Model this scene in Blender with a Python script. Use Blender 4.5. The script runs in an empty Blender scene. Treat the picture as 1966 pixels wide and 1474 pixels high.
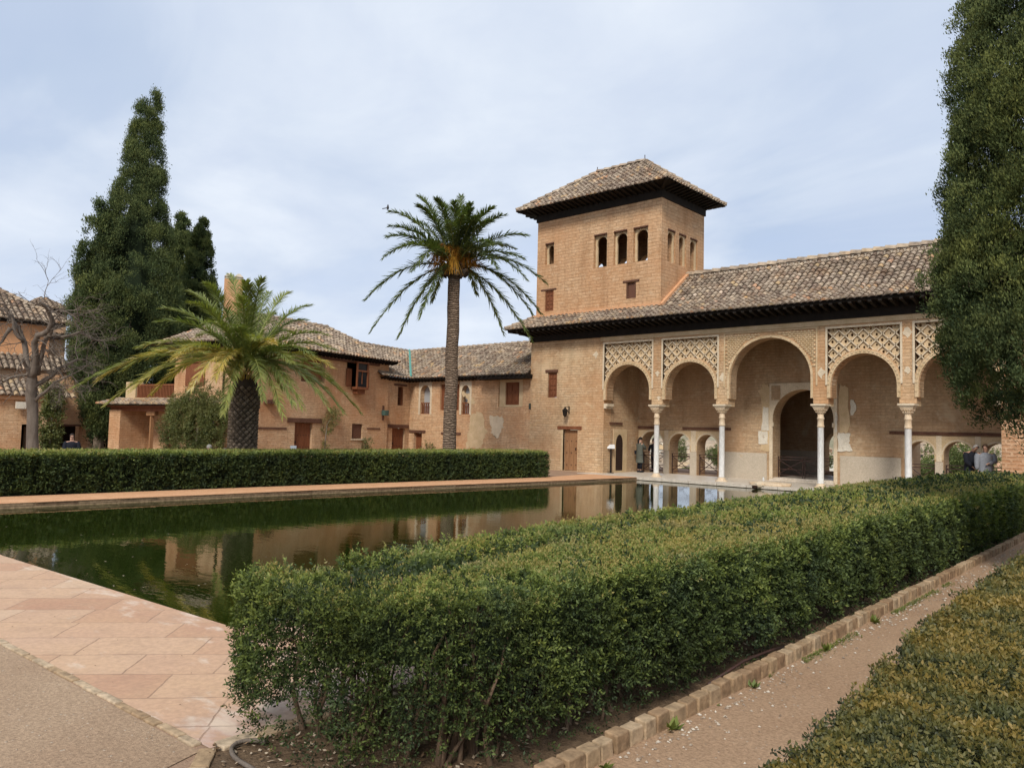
import bpy, math, random
import numpy as np
from mathutils import Vector, Matrix, noise
from mathutils.geometry import tessellate_polygon
random.seed(7); RNG = np.random.default_rng(11)
PI = math.pi
sc = bpy.context.scene; COL = sc.collection
# ------------------------------------------------------------------ camera (solved from the photograph's vanishing points)
EYE = Vector((0, 0, 1.85)); FPX = 1480.0
_R = ((0.7430, 0.0217, 0.6690), (0.6688, -0.0600, -0.7410), (0.0240, 0.9980, -0.0592))
RM = Matrix(_R)
def ray(u, v):
    return (RM @ Vector((u - 983, -(v - 737), -FPX))).normalized()
def atY(u, v, Y):
    d = ray(u, v); return EYE + d * (Y / d.y)
def onpl(u, v, P, n):
    d = ray(u, v); return EYE + d * ((Vector(P) - EYE).dot(n) / d.dot(n))
def atD(u, v, D):
    d = ray(u, v); return EYE + d * (D / math.hypot(d.x, d.y))
# ------------------------------------------------------------------ naming helpers
def tag(o, label=None, cat=None, group=None, kind=None):
    if label: o['label'] = label
    if cat: o['category'] = cat
    if group: o['group'] = group
    if kind: o['kind'] = kind
    return o
def thing(name, label, cat, loc=(0, 0, 0), group=None):
    o = bpy.data.objects.new(name, None); COL.objects.link(o)
    o.location = loc; o.empty_display_size = .3
    return tag(o, label, cat, group)
def link(me, name, mats, parent=None, smooth=False):
    o = bpy.data.objects.new(name, me); COL.objects.link(o)
    for m in (mats if isinstance(mats, (list, tuple)) else [mats]): me.materials.append(m)
    if smooth: me.polygons.foreach_set('use_smooth', [True] * len(me.polygons))
    if parent:
        o.parent = parent
        L = Vector((0, 0, 0)); q = parent
        while q: L += q.location; q = q.parent
        me.transform(Matrix.Translation(-L))
    return o
def anchor(o, loc):
    """move the origin of a free-standing mesh to its base"""
    o.data.transform(Matrix.Translation(-Vector(loc))); o.location = loc
    return o
# ------------------------------------------------------------------ mesh builder: world coordinates, metre uv, tint per face
class MB:
    def __init__(s): s.v = []; s.f = []; s.t = []; s.m = []; s.tint = .5; s.mi = 0
    def face(s, pts, tint=None):
        k = len(s.v); s.v += [tuple(p) for p in pts]; s.f.append(tuple(range(k, k + len(pts))))
        s.t.append(s.tint if tint is None else tint); s.m.append(s.mi)
    def faces(s, vs, fs, tint=None):
        k = len(s.v); s.v += [tuple(p) for p in vs]
        for f in fs:
            s.f.append(tuple(k + i for i in f)); s.t.append(s.tint if tint is None else tint); s.m.append(s.mi)
    def box8(s, c, tint=None):
        s.faces(c, [(0, 3, 2, 1), (4, 5, 6, 7), (0, 1, 5, 4), (1, 2, 6, 5), (2, 3, 7, 6), (3, 0, 4, 7)], tint)
    def box(s, x0, x1, y0, y1, z0, z1, tint=None):
        s.box8([(x0, y0, z0), (x1, y0, z0), (x1, y1, z0), (x0, y1, z0), (x0, y0, z1), (x1, y0, z1), (x1, y1, z1), (x0, y1, z1)], tint)
    def fbox(s, fr, u0, u1, z0, z1, n0, n1, tint=None):
        P = fr.p
        s.box8([P(u0, z0, n0), P(u1, z0, n0), P(u1, z0, n1), P(u0, z0, n1), P(u0, z1, n0), P(u1, z1, n0), P(u1, z1, n1), P(u0, z1, n1)], tint)
    def bar(s, a, b, w, h, up=(0, 0, 1), tint=None):
        a, b = Vector(a), Vector(b); d = (b - a).normalized(); up = Vector(up)
        x = d.cross(up); x = (x.normalized() if x.length > 1e-4 else Vector((1, 0, 0))) * (w / 2); y = x.cross(d).normalized() * (h / 2)
        s.box8([a - x - y, a + x - y, a + x + y, a - x + y, b - x - y, b + x - y, b + x + y, b - x + y], tint)
    def tube(s, pts, rad, n=6, tint=None, caps=True):
        pts = [Vector(p) for p in pts]
        if not isinstance(rad, (list, tuple)): rad = [rad] * len(pts)
        rings = []; ref = None
        for i, p in enumerate(pts):
            d = (pts[min(i + 1, len(pts) - 1)] - pts[max(i - 1, 0)]).normalized()
            if ref is None: ref = d.orthogonal().normalized()
            ref = (ref - d * ref.dot(d))
            ref = ref.normalized() if ref.length > 1e-5 else d.orthogonal().normalized()
            b = d.cross(ref)
            rings.append([p + (ref * math.cos(2 * PI * k / n) + b * math.sin(2 * PI * k / n)) * rad[i] for k in range(n)])
        vs = [q for r in rings for q in r]; fs = []
        for i in range(len(rings) - 1):
            for k in range(n):
                k2 = (k + 1) % n; fs.append((i * n + k, i * n + k2, (i + 1) * n + k2, (i + 1) * n + k))
        if caps: fs.append(tuple(range(n - 1, -1, -1))); fs.append(tuple((len(rings) - 1) * n + k for k in range(n)))
        s.faces(vs, fs, tint)
    def lathe(s, c, prof, n=20, tint=None, sq=0):
        """prof: list of (radius, z); sq blends the ring towards a square"""
        vs = []
        for it in prof:
            r, z = it[0], it[1]; q = it[2] if len(it) > 2 else sq
            for k in range(n):
                a = 2 * PI * k / n; ca, sa = math.cos(a), math.sin(a)
                m = 1 / max(abs(ca), abs(sa)); rr = r * (1 + (m - 1) * q)
                vs.append((c[0] + ca * rr, c[1] + sa * rr, c[2] + z))
        fs = []
        for i in range(len(prof) - 1):
            for k in range(n):
                k2 = (k + 1) % n; fs.append((i * n + k, i * n + k2, (i + 1) * n + k2, (i + 1) * n + k))
        fs.append(tuple(range(n - 1, -1, -1))); fs.append(tuple((len(prof) - 1) * n + k for k in range(n)))
        s.faces(vs, fs, tint)
    def poly2d(s, fr, outer, holes, n0, n1, sides=True, hole_sides=True, back=True):
        """a wall plate in frame fr with openings cut right through it"""
        loops = [outer] + holes
        tri = tessellate_polygon([[Vector((u, z, 0)) for u, z in L] for L in loops])
        flat = [q for L in loops for q in L]
        vs = [fr.p(u, z, n1) for u, z in flat]
        if (back): vs += [fr.p(u, z, n0) for u, z in flat]
        K = len(flat); fs = [tuple(t) for t in tri]
        if back: fs += [tuple(K + i for i in reversed(t)) for t in tri]
        s.faces(vs, fs)
        for li, L in enumerate(loops):
            if (li == 0 and not sides) or (li > 0 and not hole_sides): continue
            for i in range(len(L)):
                a, b = L[i], L[(i + 1) % len(L)]
                s.face([fr.p(a[0], a[1], n1), fr.p(b[0], b[1], n1), fr.p(b[0], b[1], n0), fr.p(a[0], a[1], n0)])
    def build(s, name, mats, parent=None, smooth=False):
        me = bpy.data.meshes.new(name); me.from_pydata(s.v, [], s.f); me.update()
        nf = len(s.f)
        ca = me.attributes.new('tint', 'FLOAT', 'FACE'); ca.data.foreach_set('value', s.t)
        me.polygons.foreach_set('material_index', s.m)
        # metre uv
        co = np.array(s.v, dtype=np.float64).reshape(-1, 3)
        nl = len(me.loops); lv = np.empty(nl, dtype=np.int64); me.loops.foreach_get('vertex_index', lv)
        tot = np.empty(nf, dtype=np.int64); me.polygons.foreach_get('loop_total', tot)
        nr = np.empty(nf * 3); me.polygons.foreach_get('normal', nr); nr = nr.reshape(-1, 3)
        N = np.repeat(nr, tot, axis=0); P = co[lv]
        hor = np.stack([-N[:, 1], N[:, 0]], 1); hl = np.linalg.norm(hor, axis=1); flat = np.abs(N[:, 2]) > .72
        hor = hor / np.maximum(hl, 1e-6)[:, None]
        u = np.where(flat, P[:, 0], (P[:, :2] * hor).sum(1)); v = np.where(flat, P[:, 1], P[:, 2])
        uv = me.uv_layers.new(name='UVMap'); uv.data.foreach_set('uv', np.stack([u, v], 1).ravel())
        return link(me, name, mats, parent, smooth)
class Fr:
    def __init__(s, o, u, n): s.o = Vector(o); s.u = Vector(u).normalized(); s.n = Vector(n).normalized()
    def p(s, u, z, n=0.0):
        q = s.o + s.u * u + s.n * n; return Vector((q.x, q.y, s.o.z + z))
    def uz(s, x, y, n=0.0):
        """which (u, z) of this wall the photograph shows at a pixel"""
        q = onpl(x, y, s.o + s.n * n, s.n); return ((q - s.o).dot(s.u), q.z - s.o.z)
def arch(u0, u1, z0, zs, zt, n=12, pinch=0.0):
    c = (u0 + u1) / 2; r = (u1 - u0) / 2; L = [(u0 + pinch, z0), (u0 + pinch, zs - .12 if pinch else zs)] if pinch else [(u0, z0)]
    if pinch: L.append((u0, zs - .1))
    for i in range(n + 1):
        a = PI - PI * i / n; L.append((c + math.cos(a) * r, zs + math.sin(a) * (zt - zs)))
    if pinch: L += [(u1, zs - .1), (u1 - pinch, zs - .12)]
    L.append((u1 - pinch, z0)); return L
def rect(u0, u1, z0, z1): return [(u0, z0), (u1, z0), (u1, z1), (u0, z1)]
# ------------------------------------------------------------------ node helpers
class NT:
    def __init__(s, tree): s.t = tree; s.t.nodes.clear()
    def __call__(s, typ, **kw):
        n = s.t.nodes.new('ShaderNode' + typ)
        for k, v in kw.items():
            if k in ('operation', 'blend_type', 'data_type', 'noise_dimensions', 'sky_type', 'attribute_name', 'attribute_type', 'feature', 'sun_elevation', 'sun_rotation', 'sun_disc', 'air_density', 'dust_density', 'ozone_density', 'altitude', 'vector_type', 'offset', 'offset_frequency', 'squash', 'squash_frequency', 'clamp', 'use_clamp', 'interpolation_type', 'wave_type', 'bands_direction', 'distance', 'musgrave_type', 'normalize'):
                setattr(n, k, v)
            else:
                i = n.inputs[int(k[1:])] if (k[0] == '_' and k[1:].isdigit()) else n.inputs[k.replace('_', ' ')]
                s.set(i, v)
        return n
    def set(s, i, v):
        if isinstance(v, bpy.types.NodeSocket): s.t.links.new(v, i)
        elif isinstance(v, bpy.types.Node): s.t.links.new(v.outputs[0], i)
        else:
            if hasattr(i, 'default_value') and not isinstance(i.default_value, (float, int, str)) and isinstance(v, (tuple, list)) and len(v) == 3 and len(i.default_value) == 4: v = (*v, 1)
            i.default_value = v
    def ramp(s, fac, stops):
        n = s.t.nodes.new('ShaderNodeValToRGB'); s.set(n.inputs[0], fac); e = n.color_ramp.elements
        while len(e) < len(stops): e.new(.5)
        for i, (p, c) in enumerate(stops):
            e[i].position = p; e[i].color = (c, c, c, 1) if isinstance(c, (float, int)) else (*c, 1)
        return n.outputs[0]
    def mix(s, fac, a, b, mode='MIX'):
        n = s.t.nodes.new('ShaderNodeMix'); n.data_type = 'RGBA'; n.blend_type = mode
        s.set(n.inputs[0], fac); s.set(n.inputs[6], a); s.set(n.inputs[7], b); return n.outputs[2]
    def math(s, op, a, b=0.0, clamp=False):
        n = s.t.nodes.new('ShaderNodeMath'); n.operation = op; n.use_clamp = clamp
        s.set(n.inputs[0], a); s.set(n.inputs[1], b); return n.outputs[0]
    def noise(s, vec, scale, detail=4, rough=.55, dist=0.0):
        n = s('TexNoise', Scale=scale, Detail=detail, Roughness=rough, Distortion=dist)
        if vec is not None: s.set(n.inputs['Vector'], vec)
        return n.outputs[0]
    def map(s, vec, scale=(1, 1, 1), rot=(0, 0, 0), loc=(0, 0, 0)):
        n = s('Mapping', Vector=vec); n.inputs['Scale'].default_value = scale; n.inputs['Rotation'].default_value = rot; n.inputs['Location'].default_value = loc
        return n.outputs[0]
    def uv(s): return s('TexCoord').outputs['UV']
    def obj(s): return s('NewGeometry').outputs['Position']
    def tint(s): return s('Attribute', attribute_name='tint').outputs['Fac']
    def bump(s, h, strength=.4, distance=.02, normal=None):
        n = s('Bump', Height=h, Strength=strength); n.inputs['Distance'].default_value = distance
        if normal is not None: s.set(n.inputs['Normal'], normal)
        return n.outputs[0]
    def out(s, color, rough=.85, normal=None, spec=.3, **kw):
        b = s('BsdfPrincipled'); s.set(b.inputs['Base Color'], color); s.set(b.inputs['Roughness'], rough); s.set(b.inputs['Specular IOR Level'], spec)
        if normal is not None: s.set(b.inputs['Normal'], normal)
        for k, v in kw.items(): s.set(b.inputs[k.replace('_', ' ')], v)
        o = s('OutputMaterial'); s.t.links.new(b.outputs[0], o.inputs[0]); return b
def mat(name):
    m = bpy.data.materials.new(name); m.use_nodes = True; return m, NT(m.node_tree)
M = {}
def mk_brick(key, a, b, mortar, row=.12, width=.34, pale=(.55, .42, .28), patch=.62, msize=.016, bumpy=.5, warm=(.42, .19, .085)):
    m, n = mat(key); uv = n.uv(); pos = n.obj()
    wob = n('TexNoise', Vector=uv, Scale=3.2, Detail=5, Roughness=.7)
    v = n('VectorMath', operation='ADD', _0=uv, _1=n.map(wob.outputs[1], (.16, .055, 0)))
    br = n('TexBrick', Vector=v, offset=.5); n.set(br.inputs['Color1'], (0, 0, 0)); n.set(br.inputs['Color2'], (1, 1, 1)); n.set(br.inputs['Mortar'], (.5, .5, .5))
    for k, val in (('Scale', 1.0), ('Mortar Size', msize), ('Mortar Smooth', .35), ('Bias', 0.0), ('Brick Width', width), ('Row Height', row)): br.inputs[k].default_value = val
    col = n.mix(n.ramp(br.outputs[0], [(.0, 0.), (1., 1.)]), a, b)
    streak = n.noise(n.map(uv, (1.2, 9, 1)), 1.5, 5, .65)
    col = n.mix(n.ramp(streak, [(.35, 0.), (.7, 1.)]), col, n.mix(.6, col, pale))
    dk = n.noise(n.map(uv, (2.2, 14, 1), loc=(3, 8, 0)), 1.2, 6, .7); col = n.mix(n.ramp(dk, [(.52, 0.), (.72, .5)]), col, mortar)
    fine = n.noise(pos, 9, 5, .7)
    col = n.mix(.55, col, n.mix(1.0, col, n.ramp(fine, [(.3, .55), (.7, 1.35)]), 'MULTIPLY'))
    # mortar
    gap = n.noise(uv, 3.1, 6, .7)
    col = n.mix(n.math('MULTIPLY', br.outputs[1], n.ramp(gap, [(.35, .05), (.62, .9)])), col, mortar)
    # broad weather: warm orange areas and pale washed ones
    big = n.noise(pos, .33, 5, .6)
    col = n.mix(n.ramp(big, [(.40, 0.), (.66, .7)]), col, warm)
    big2 = n.noise(n.map(pos, loc=(13, 4, 7)), .55, 6, .62, .4)
    pm = n.ramp(big2, [(patch, 0.), (patch + .05, 1.)])
    col = n.mix(n.math('MULTIPLY', pm, .65), col, n.mix(n.ramp(fine, [(.3, 0.), (.7, .5)]), pale, col))
    stn = n.noise(n.map(uv, (1.6, .28, 1), loc=(7, 2, 0)), 1.0, 6, .65); col = n.mix(n.ramp(stn, [(.48, 0.), (.66, .5)]), col, n.mix(1.0, col, (.62, .58, .54), 'MULTIPLY'))
    spl = n.noise(n.map(pos, loc=(5, 11, 3)), 2.4, 7, .7); col = n.mix(n.ramp(spl, [(.60, 0.), (.66, .55)]), col, pale)
    h = n.math('ADD', n.math('MULTIPLY', br.outputs[1], -.8), n.math('MULTIPLY', n.noise(pos, 16, 4, .7), .9))
    h = n.math('ADD', h, n.math('MULTIPLY', streak, .8))
    n.out(col, .93, n.bump(h, bumpy, .03), .15); M[key] = m
def mk_rough(key, c1, c2, scale=4, rough=.9, bump=.3, sc2=30, spec=.2, patch=None, stretch=(1, 1, 1)):
    m, n = mat(key); pos = n.map(n.obj(), stretch)
    f = n.noise(pos, scale, 6, .65); g = n.noise(pos, sc2, 4, .65)
    col = n.mix(n.ramp(f, [(.3, 0.), (.7, 1.)]), c1, c2)
    col = n.mix(.5, col, n.mix(1.0, col, n.ramp(g, [(.3, .6), (.7, 1.35)]), 'MULTIPLY'))
    if patch: col = n.mix(n.ramp(n.noise(pos, patch[1], 6, .65), [(patch[2], 0.), (patch[2] + .06, 1.)]), col, patch[0])
    n.out(col, rough, n.bump(n.math('ADD', f, g), bump, .02), spec); M[key] = m
def mk_tint(key, stops, rough=.8, spec=.3, var=.4, vscale=20, bump=.2, trans=0.0, sss=0):
    """colour picked by the per-face tint attribute"""
    m, n = mat(key); t = n.tint(); col = n.ramp(t, stops); g = n.noise(n.obj(), vscale, 4, .6)
    col = n.mix(var, col, n.mix(1.0, col, n.ramp(g, [(.3, .45), (.7, 1.5)]), 'MULTIPLY'))
    nm = n.bump(g, bump, .02) if bump else None
    b = n.out(col, rough, nm, spec)
    if trans:
        tr = n('BsdfTranslucent', Color=n.mix(1.0, col, (1.2, 1.3, .5), 'MULTIPLY')); mx = n('MixShader', _0=trans)
        n.t.links.new(b.outputs[0], mx.inputs[1]); n.t.links.new(tr.outputs[0], mx.inputs[2])
        o = [q for q in n.t.nodes if q.type == 'OUTPUT_MATERIAL'][0]; n.t.links.new(mx.outputs[0], o.inputs[0])
    M[key] = m
mk_brick('brick_portico', (.54, .35, .19), (.64, .45, .275), (.35, .225, .125), .115, .36, (.64, .48, .30), .60, .014, .55, (.50, .25, .11))
mk_brick('brick_tower', (.51, .30, .155), (.60, .385, .22), (.30, .16, .08), .15, .42, (.62, .44, .28), .66, .014, .55, (.50, .25, .115))
mk_brick('brick_house', (.57, .345, .185), (.68, .465, .285), (.36, .20, .105), .085, .40, (.70, .50, .31), .66, .014, .6, (.50, .23, .10))
mk_brick('brick_pier', (.40, .19, .095), (.50, .27, .14), (.72, .50, .32), .12, .30, (.60, .42, .26), .7, .03, .6, (.42, .20, .09))
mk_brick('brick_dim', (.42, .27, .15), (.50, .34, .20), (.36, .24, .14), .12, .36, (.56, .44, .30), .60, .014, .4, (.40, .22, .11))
mk_rough('stucco', (.50, .36, .20), (.64, .48, .30), 3, .9, .3)
mk_rough('stucco_pale', (.56, .45, .31), (.70, .58, .42), 3, .9, .25)
mk_rough('plaster_white', (.56, .50, .40), (.72, .66, .55), 2, .9, .25, patch=((.40, .30, .2), 3.2, .62))
mk_rough('dado', (.44, .37, .28), (.53, .45, .35), .9, .9, .15, patch=((.50, .33, .19), .7, .63))
mk_rough('salmon', (.66, .33, .16), (.72, .40, .21), 1.2, .95, .12)
mk_rough('salmon_pale', (.52, .32, .19), (.60, .40, .25), 1.2, .95, .2)
mk_rough('terracotta', (.55, .28, .14), (.66, .38, .21), 3, .9, .3)
mk_rough('dark_wood', (.010, .008, .006), (.025, .018, .013), 5, .8, .2, stretch=(1, 1, 1))
mk_rough('wood', (.16, .055, .024), (.24, .09, .04), 3, .6, .3, 24, stretch=(3, 3, .4))
mk_rough('wood_pale', (.26, .13, .06), (.36, .19, .09), 3, .7, .3, 24, stretch=(3, 3, .4))
mk_rough('lintel_wood', (.09, .04, .025), (.16, .08, .05), 3, .8, .4, 24)
mk_rough('white_marble', (.62, .60, .56), (.78, .76, .72), 3, .35, .05, 12, .5, patch=((.45, .42, .38), 5, .66), stretch=(4, 4, .5))
mk_rough('tan_marble', (.58, .42, .26), (.68, .54, .38), 6, .6, .2, 25, .4)
mk_rough('marble_floor', (.55, .47, .37), (.66, .58, .48), 1.5, .45, .08, 9, .4, patch=((.52, .33, .19), .5, .62))
mk_rough('iron', (.035, .016, .012), (.07, .03, .02), 6, .6, .2, 30, .4)
mk_rough('dirt', (.30, .19, .125), (.36, .245, .165), 2.2, .97, .5, 60, .1)
mk_rough('soil', (.10, .065, .04), (.17, .115, .07), 5, .98, .8, 40, .1)
mk_rough('bark_stem', (.12, .075, .045), (.22, .15, .10), 6, .95, .6, 50, .1, stretch=(2, 2, .5))
mk_rough('bark_grey', (.12, .095, .075), (.22, .18, .145), 4, .95, .6, 30, .1, stretch=(2, 2, .5))
mk_rough('bark_cypress', (.12, .09, .06), (.2, .16, .12), 5, .95, .6, 30, .1)
mk_tint('roof_tile', [(0, (.12, .085, .065)), (.15, (.22, .16, .12)), (.35, (.30, .235, .175)), (.55, (.37, .295, .22)), (.7, (.44, .35, .25)), (.82, (.50, .36, .20)), (.92, (.48, .28, .17)), (1, (.56, .46, .36))], .95, .1, .8, 5, .5)
mk_tint('roof_base', [(0, (.05, .04, .032)), (1, (.14, .10, .075))], .95, .1, .6, 10, .4)
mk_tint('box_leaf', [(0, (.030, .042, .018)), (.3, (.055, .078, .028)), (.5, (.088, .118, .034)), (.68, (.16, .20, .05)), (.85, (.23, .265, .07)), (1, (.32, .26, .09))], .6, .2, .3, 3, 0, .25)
mk_tint('low_leaf', [(0, (.035, .042, .022)), (.25, (.085, .092, .042)), (.5, (.155, .14, .045)), (.75, (.25, .175, .045)), (1, (.36, .25, .08))], .5, .3, .3, 3, 0, .22)
mk_tint('yew_leaf', [(0, (.008, .016, .007)), (.4, (.020, .040, .013)), (.7, (.040, .068, .018)), (1, (.125, .16, .045))], .6, .25, .4, 2, 0, .15)
mk_tint('cypress_leaf', [(0, (.020, .030, .015)), (.4, (.048, .070, .030)), (.7, (.085, .112, .045)), (1, (.14, .16, .055))], .8, .1, .4, 1.5, 0, .15)
mk_tint('palm_leaf', [(0, (.035, .05, .025)), (.25, (.075, .10, .04)), (.5, (.18, .22, .07)), (.7, (.31, .32, .095)), (.85, (.55, .40, .10)), (1, (.60, .54, .33))], .5, .25, .2, 8, 0, .32)
mk_tint('vine_leaf', [(0, (.035, .045, .018)), (.4, (.085, .105, .03)), (.75, (.17, .17, .055)), (1, (.30, .20, .09))], .6, .3, .3, 3, 0, .2)
mk_tint('fruit_stalk', [(0, (.22, .08, .01)), (.5, (.50, .22, .02)), (1, (.62, .36, .06))], .6, .3, .2, 8, 0)
mk_tint('skin', [(0, (.45, .26, .18)), (1, (.60, .38, .28))], .6, .3, .1, 8, 0)
mk_tint('cloth', [(0, (.012, .013, .018)), (.2, (.02, .022, .032)), (.4, (.10, .105, .085)), (.6, (.21, .22, .24)), (.8, (.42, .42, .42)), (1, (.7, .68, .64))], .9, .2, .25, 20, .2)
mk_tint('hair', [(0, (.012, .009, .007)), (.5, (.12, .07, .04)), (1, (.42, .40, .37))], .7, .3, .2, 40, .2)
mk_tint('pebble', [(0, (.22, .16, .11)), (.5, (.42, .34, .26)), (1, (.62, .55, .45))], .8, .3, .3, 30, .2)
mk_tint('dead_leaf', [(0, (.10, .06, .03)), (.5, (.25, .16, .09)), (1, (.55, .45, .33))], .8, .2, .3, 30, .2)
mk_tint('kerb_stone', [(0, (.22, .13, .075)), (.5, (.35, .24, .14)), (1, (.48, .37, .25))], .95, .15, .7, 14, .6)
mk_tint('palm_boot', [(0, (.05, .038, .028)), (.5, (.17, .13, .095)), (1, (.33, .26, .19))], .95, .1, .6, 30, .5)
mk_tint('house_wall', [(0, (.62, .60, .55)), (.5, (.68, .55, .40)), (.8, (.60, .36, .24)), (1, (.5, .46, .4))], .9, .2, .2, .5, 0)
mk_tint('paint', [(0, (.01, .01, .012)), (.3, (.04, .03, .025)), (.5, (.10, .30, .24)), (.8, (.4, .4, .38)), (1, (.75, .75, .73))], .6, .3, .2, 6, 0)
def hue_shift(key, scale, c, lo=.5, hi=.66, amt=.6):
    m = M[key]; n = NT.__new__(NT); n.t = m.node_tree
    b = [q for q in n.t.nodes if q.type == 'BSDF_PRINCIPLED'][0]; src = b.inputs['Base Color'].links[0].from_socket
    f = n.math('MULTIPLY', n.ramp(n.noise(n.obj(), scale, 4, .6), [(lo, 0.), (hi, 1.)]), amt)
    n.set(b.inputs['Base Color'], n.mix(f, src, n.mix(1.0, src, c, 'MULTIPLY')))
hue_shift('box_leaf', 1.7, (1.35, 1.12, .75), amt=.4); hue_shift('box_leaf', 2.3, (.85, .92, 1.5), .52, .62)
hue_shift('low_leaf', 1.9, (.8, 1.0, 1.25), .54, .66, .5); hue_shift('cypress_leaf', .5, (1.3, 1.15, .8)); hue_shift('roof_tile', .35, (.78, .76, .74), .46, .62, .8); hue_shift('roof_tile', 1.3, (1.15, 1.0, .85), .5, .66, .7)
def mk_palmtrunk():
    m, n = mat('palm_trunk'); pos = n.obj()
    w = n('TexWave', Vector=n.map(pos, (.6, .6, 1)), wave_type='BANDS', bands_direction='Z', Scale=3.6, Distortion=6.0, Detail=4)
    n.set(w.inputs['Detail Scale'], 2.2)
    g = n.noise(n.map(pos, (3, 3, 1.2)), 6, 5, .7)
    col = n.mix(n.ramp(w.outputs[1], [(.2, 0.), (.8, 1.)]), (.13, .088, .06), (.30, .215, .15))
    col = n.mix(.7, col, n.mix(1.0, col, n.ramp(g, [(.3, .5), (.7, 1.4)]), 'MULTIPLY'))
    n.out(col, .95, n.bump(n.math('ADD', w.outputs[1], g), .9, .05), .1); M['palm_trunk'] = m
mk_palmtrunk()
def mk_water():
    m, n = mat('pool_water'); pos = n.obj()
    r = n.noise(n.map(pos, (1.0, 2.2, 1)), 2.6, 3, .5); r2 = n.noise(n.map(pos, (3, 7, 1)), 2.2, 2, .5)
    h = n.math('ADD', r, n.math('MULTIPLY', r2, .25))
    n.out((.014, .022, .003), .015, n.bump(h, .03, .06), .55, IOR=1.33); M['pool_water'] = m
mk_water()
def mk_paving():
    m, n = mat('sandstone_paving'); pos = n.obj()
    v = n.map(pos, rot=(0, 0, math.radians(-47.5)))
    wob = n('TexNoise', Vector=pos, Scale=2.2, Detail=6, Roughness=.6)
    v = n('VectorMath', operation='ADD', _0=v, _1=n.map(wob.outputs[1], (.07, .07, 0)))
    br = n('TexBrick', Vector=v, offset=.42, offset_frequency=2, squash=.7, squash_frequency=3); n.set(br.inputs['Color1'], (0, 0, 0)); n.set(br.inputs['Color2'], (1, 1, 1)); n.set(br.inputs['Mortar'], (.5, .5, .5))
    for k, val in (('Scale', 1.0), ('Mortar Size', .007), ('Mortar Smooth', .3), ('Bias', 0.0), ('Brick Width', .92), ('Row Height', .50)): br.inputs[k].default_value = val
    col = n.ramp(br.outputs[0], [(0., (.43, .235, .145)), (.25, (.51, .31, .195)), (.5, (.56, .37, .24)), (.75, (.49, .285, .18)), (1., (.57, .40, .27))])
    big = n.noise(pos, 1.6, 6, .65); col = n.mix(n.ramp(big, [(.35, 0.), (.7, .5)]), col, (.56, .36, .21))
    g = n.noise(pos, 22, 5, .7); col = n.mix(.5, col, n.mix(1.0, col, n.ramp(g, [(.3, .7), (.7, 1.25)]), 'MULTIPLY'))
    # bleached blotches, mostly along the water side and at the corner by the hedge
    bl0 = 0
    sp = n('SeparateXYZ', Vector=pos)
    edge = n('MapRange', Value=sp.outputs[1]); edge.inputs[1].default_value = 2.9; edge.inputs[2].default_value = 3.5; edge.inputs[3].default_value = 0; edge.inputs[4].default_value = .13
    cor = n('MapRange', Value=sp.outputs[0]); cor.inputs[1].default_value = -5.3; cor.inputs[2].default_value = -4.4; cor.inputs[3].default_value = 0; cor.inputs[4].default_value = .26
    bl = n.noise(n.map(pos, (1.0, 2.0, 1)), 2.3, 6, .6)
    f = n.ramp(n.math('ADD', bl, n.math('ADD', edge.outputs[0], cor.outputs[0])), [(.63, 0.), (.76, 1.)])
    col = n.mix(n.math('MULTIPLY', f, .55), col, n.mix(n.ramp(bl, [(.45, 0.), (.62, 1.)]), (.50, .36, .33), (.72, .62, .50)))
    dirt = n.noise(n.map(pos, loc=(3, 1, 0)), 3.1, 7, .65); col = n.mix(n.ramp(dirt, [(.5, 0.), (.72, .45)]), col, (.36, .23, .15)); col = n.mix(n.math('MULTIPLY', br.outputs[1], n.ramp(dirt, [(.3, .35), (.65, .8)])), col, (.22, .13, .08))
    h = n.math('ADD', n.math('MULTIPLY', br.outputs[1], -1.), n.math('MULTIPLY', g, .25))
    n.out(col, .72, n.bump(h, .5, .012), .3); M['sandstone_paving'] = m
mk_paving()
def mk_gravel(key, c1, c2, speck, thr=.70):
    m, n = mat(key); pos = n.obj()
    f = n.noise(pos, .9, 6, .6); g = n.noise(pos, 45, 4, .75); k = n.noise(pos, 130, 2, .5)
    col = n.mix(n.ramp(f, [(.3, 0.), (.7, 1.)]), c1, c2)
    col = n.mix(.75, col, n.mix(1.0, col, n.ramp(g, [(.3, .55), (.7, 1.4)]), 'MULTIPLY'))
    v = n('TexVoronoi', Vector=pos, Scale=38.0); rnd = n('SeparateColor', Color=v.outputs[1])
    sp = n.math('MULTIPLY', n.ramp(v.outputs[0], [(.22, 1.), (.34, 0.)]), n.ramp(rnd.outputs[0], [(thr + .16, 0.), (thr + .2, 1.)]))
    col = n.mix(n.math('MULTIPLY', sp, .7), col, speck)
    h = n.math('ADD', n.math('ADD', g, n.math('MULTIPLY', k, .5)), sp)
    n.out(col, .97, n.bump(h, .7, .012), .1); M[key] = m
mk_gravel('gravel', (.33, .22, .14), (.41, .29, .19), (.58, .48, .37), .76)
mk_gravel('path_dirt', (.34, .215, .13), (.42, .28, .175), (.60, .50, .40), .76)
def mk_grate():
    m, n = mat('grate_wood'); c = n('TexChecker', Vector=n.map(n.uv(), (1, 1, 1)), Scale=18.0); n.set(c.inputs[1], (.07, .03, .02)); n.set(c.inputs[2], (.18, .08, .045))
    n.out(c.outputs[0], .7); M['grate_wood'] = m
mk_grate()
m, n = mat('window_glass'); n.out((.02, .022, .025), .08, spec=.5); M['window_glass'] = m
m, n = mat('window_blind'); n.out((.36, .36, .36), .8); M['window_blind'] = m
m, n = mat('dark_room'); n.out((.03, .014, .008), .9); M['dark_room'] = m
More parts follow.
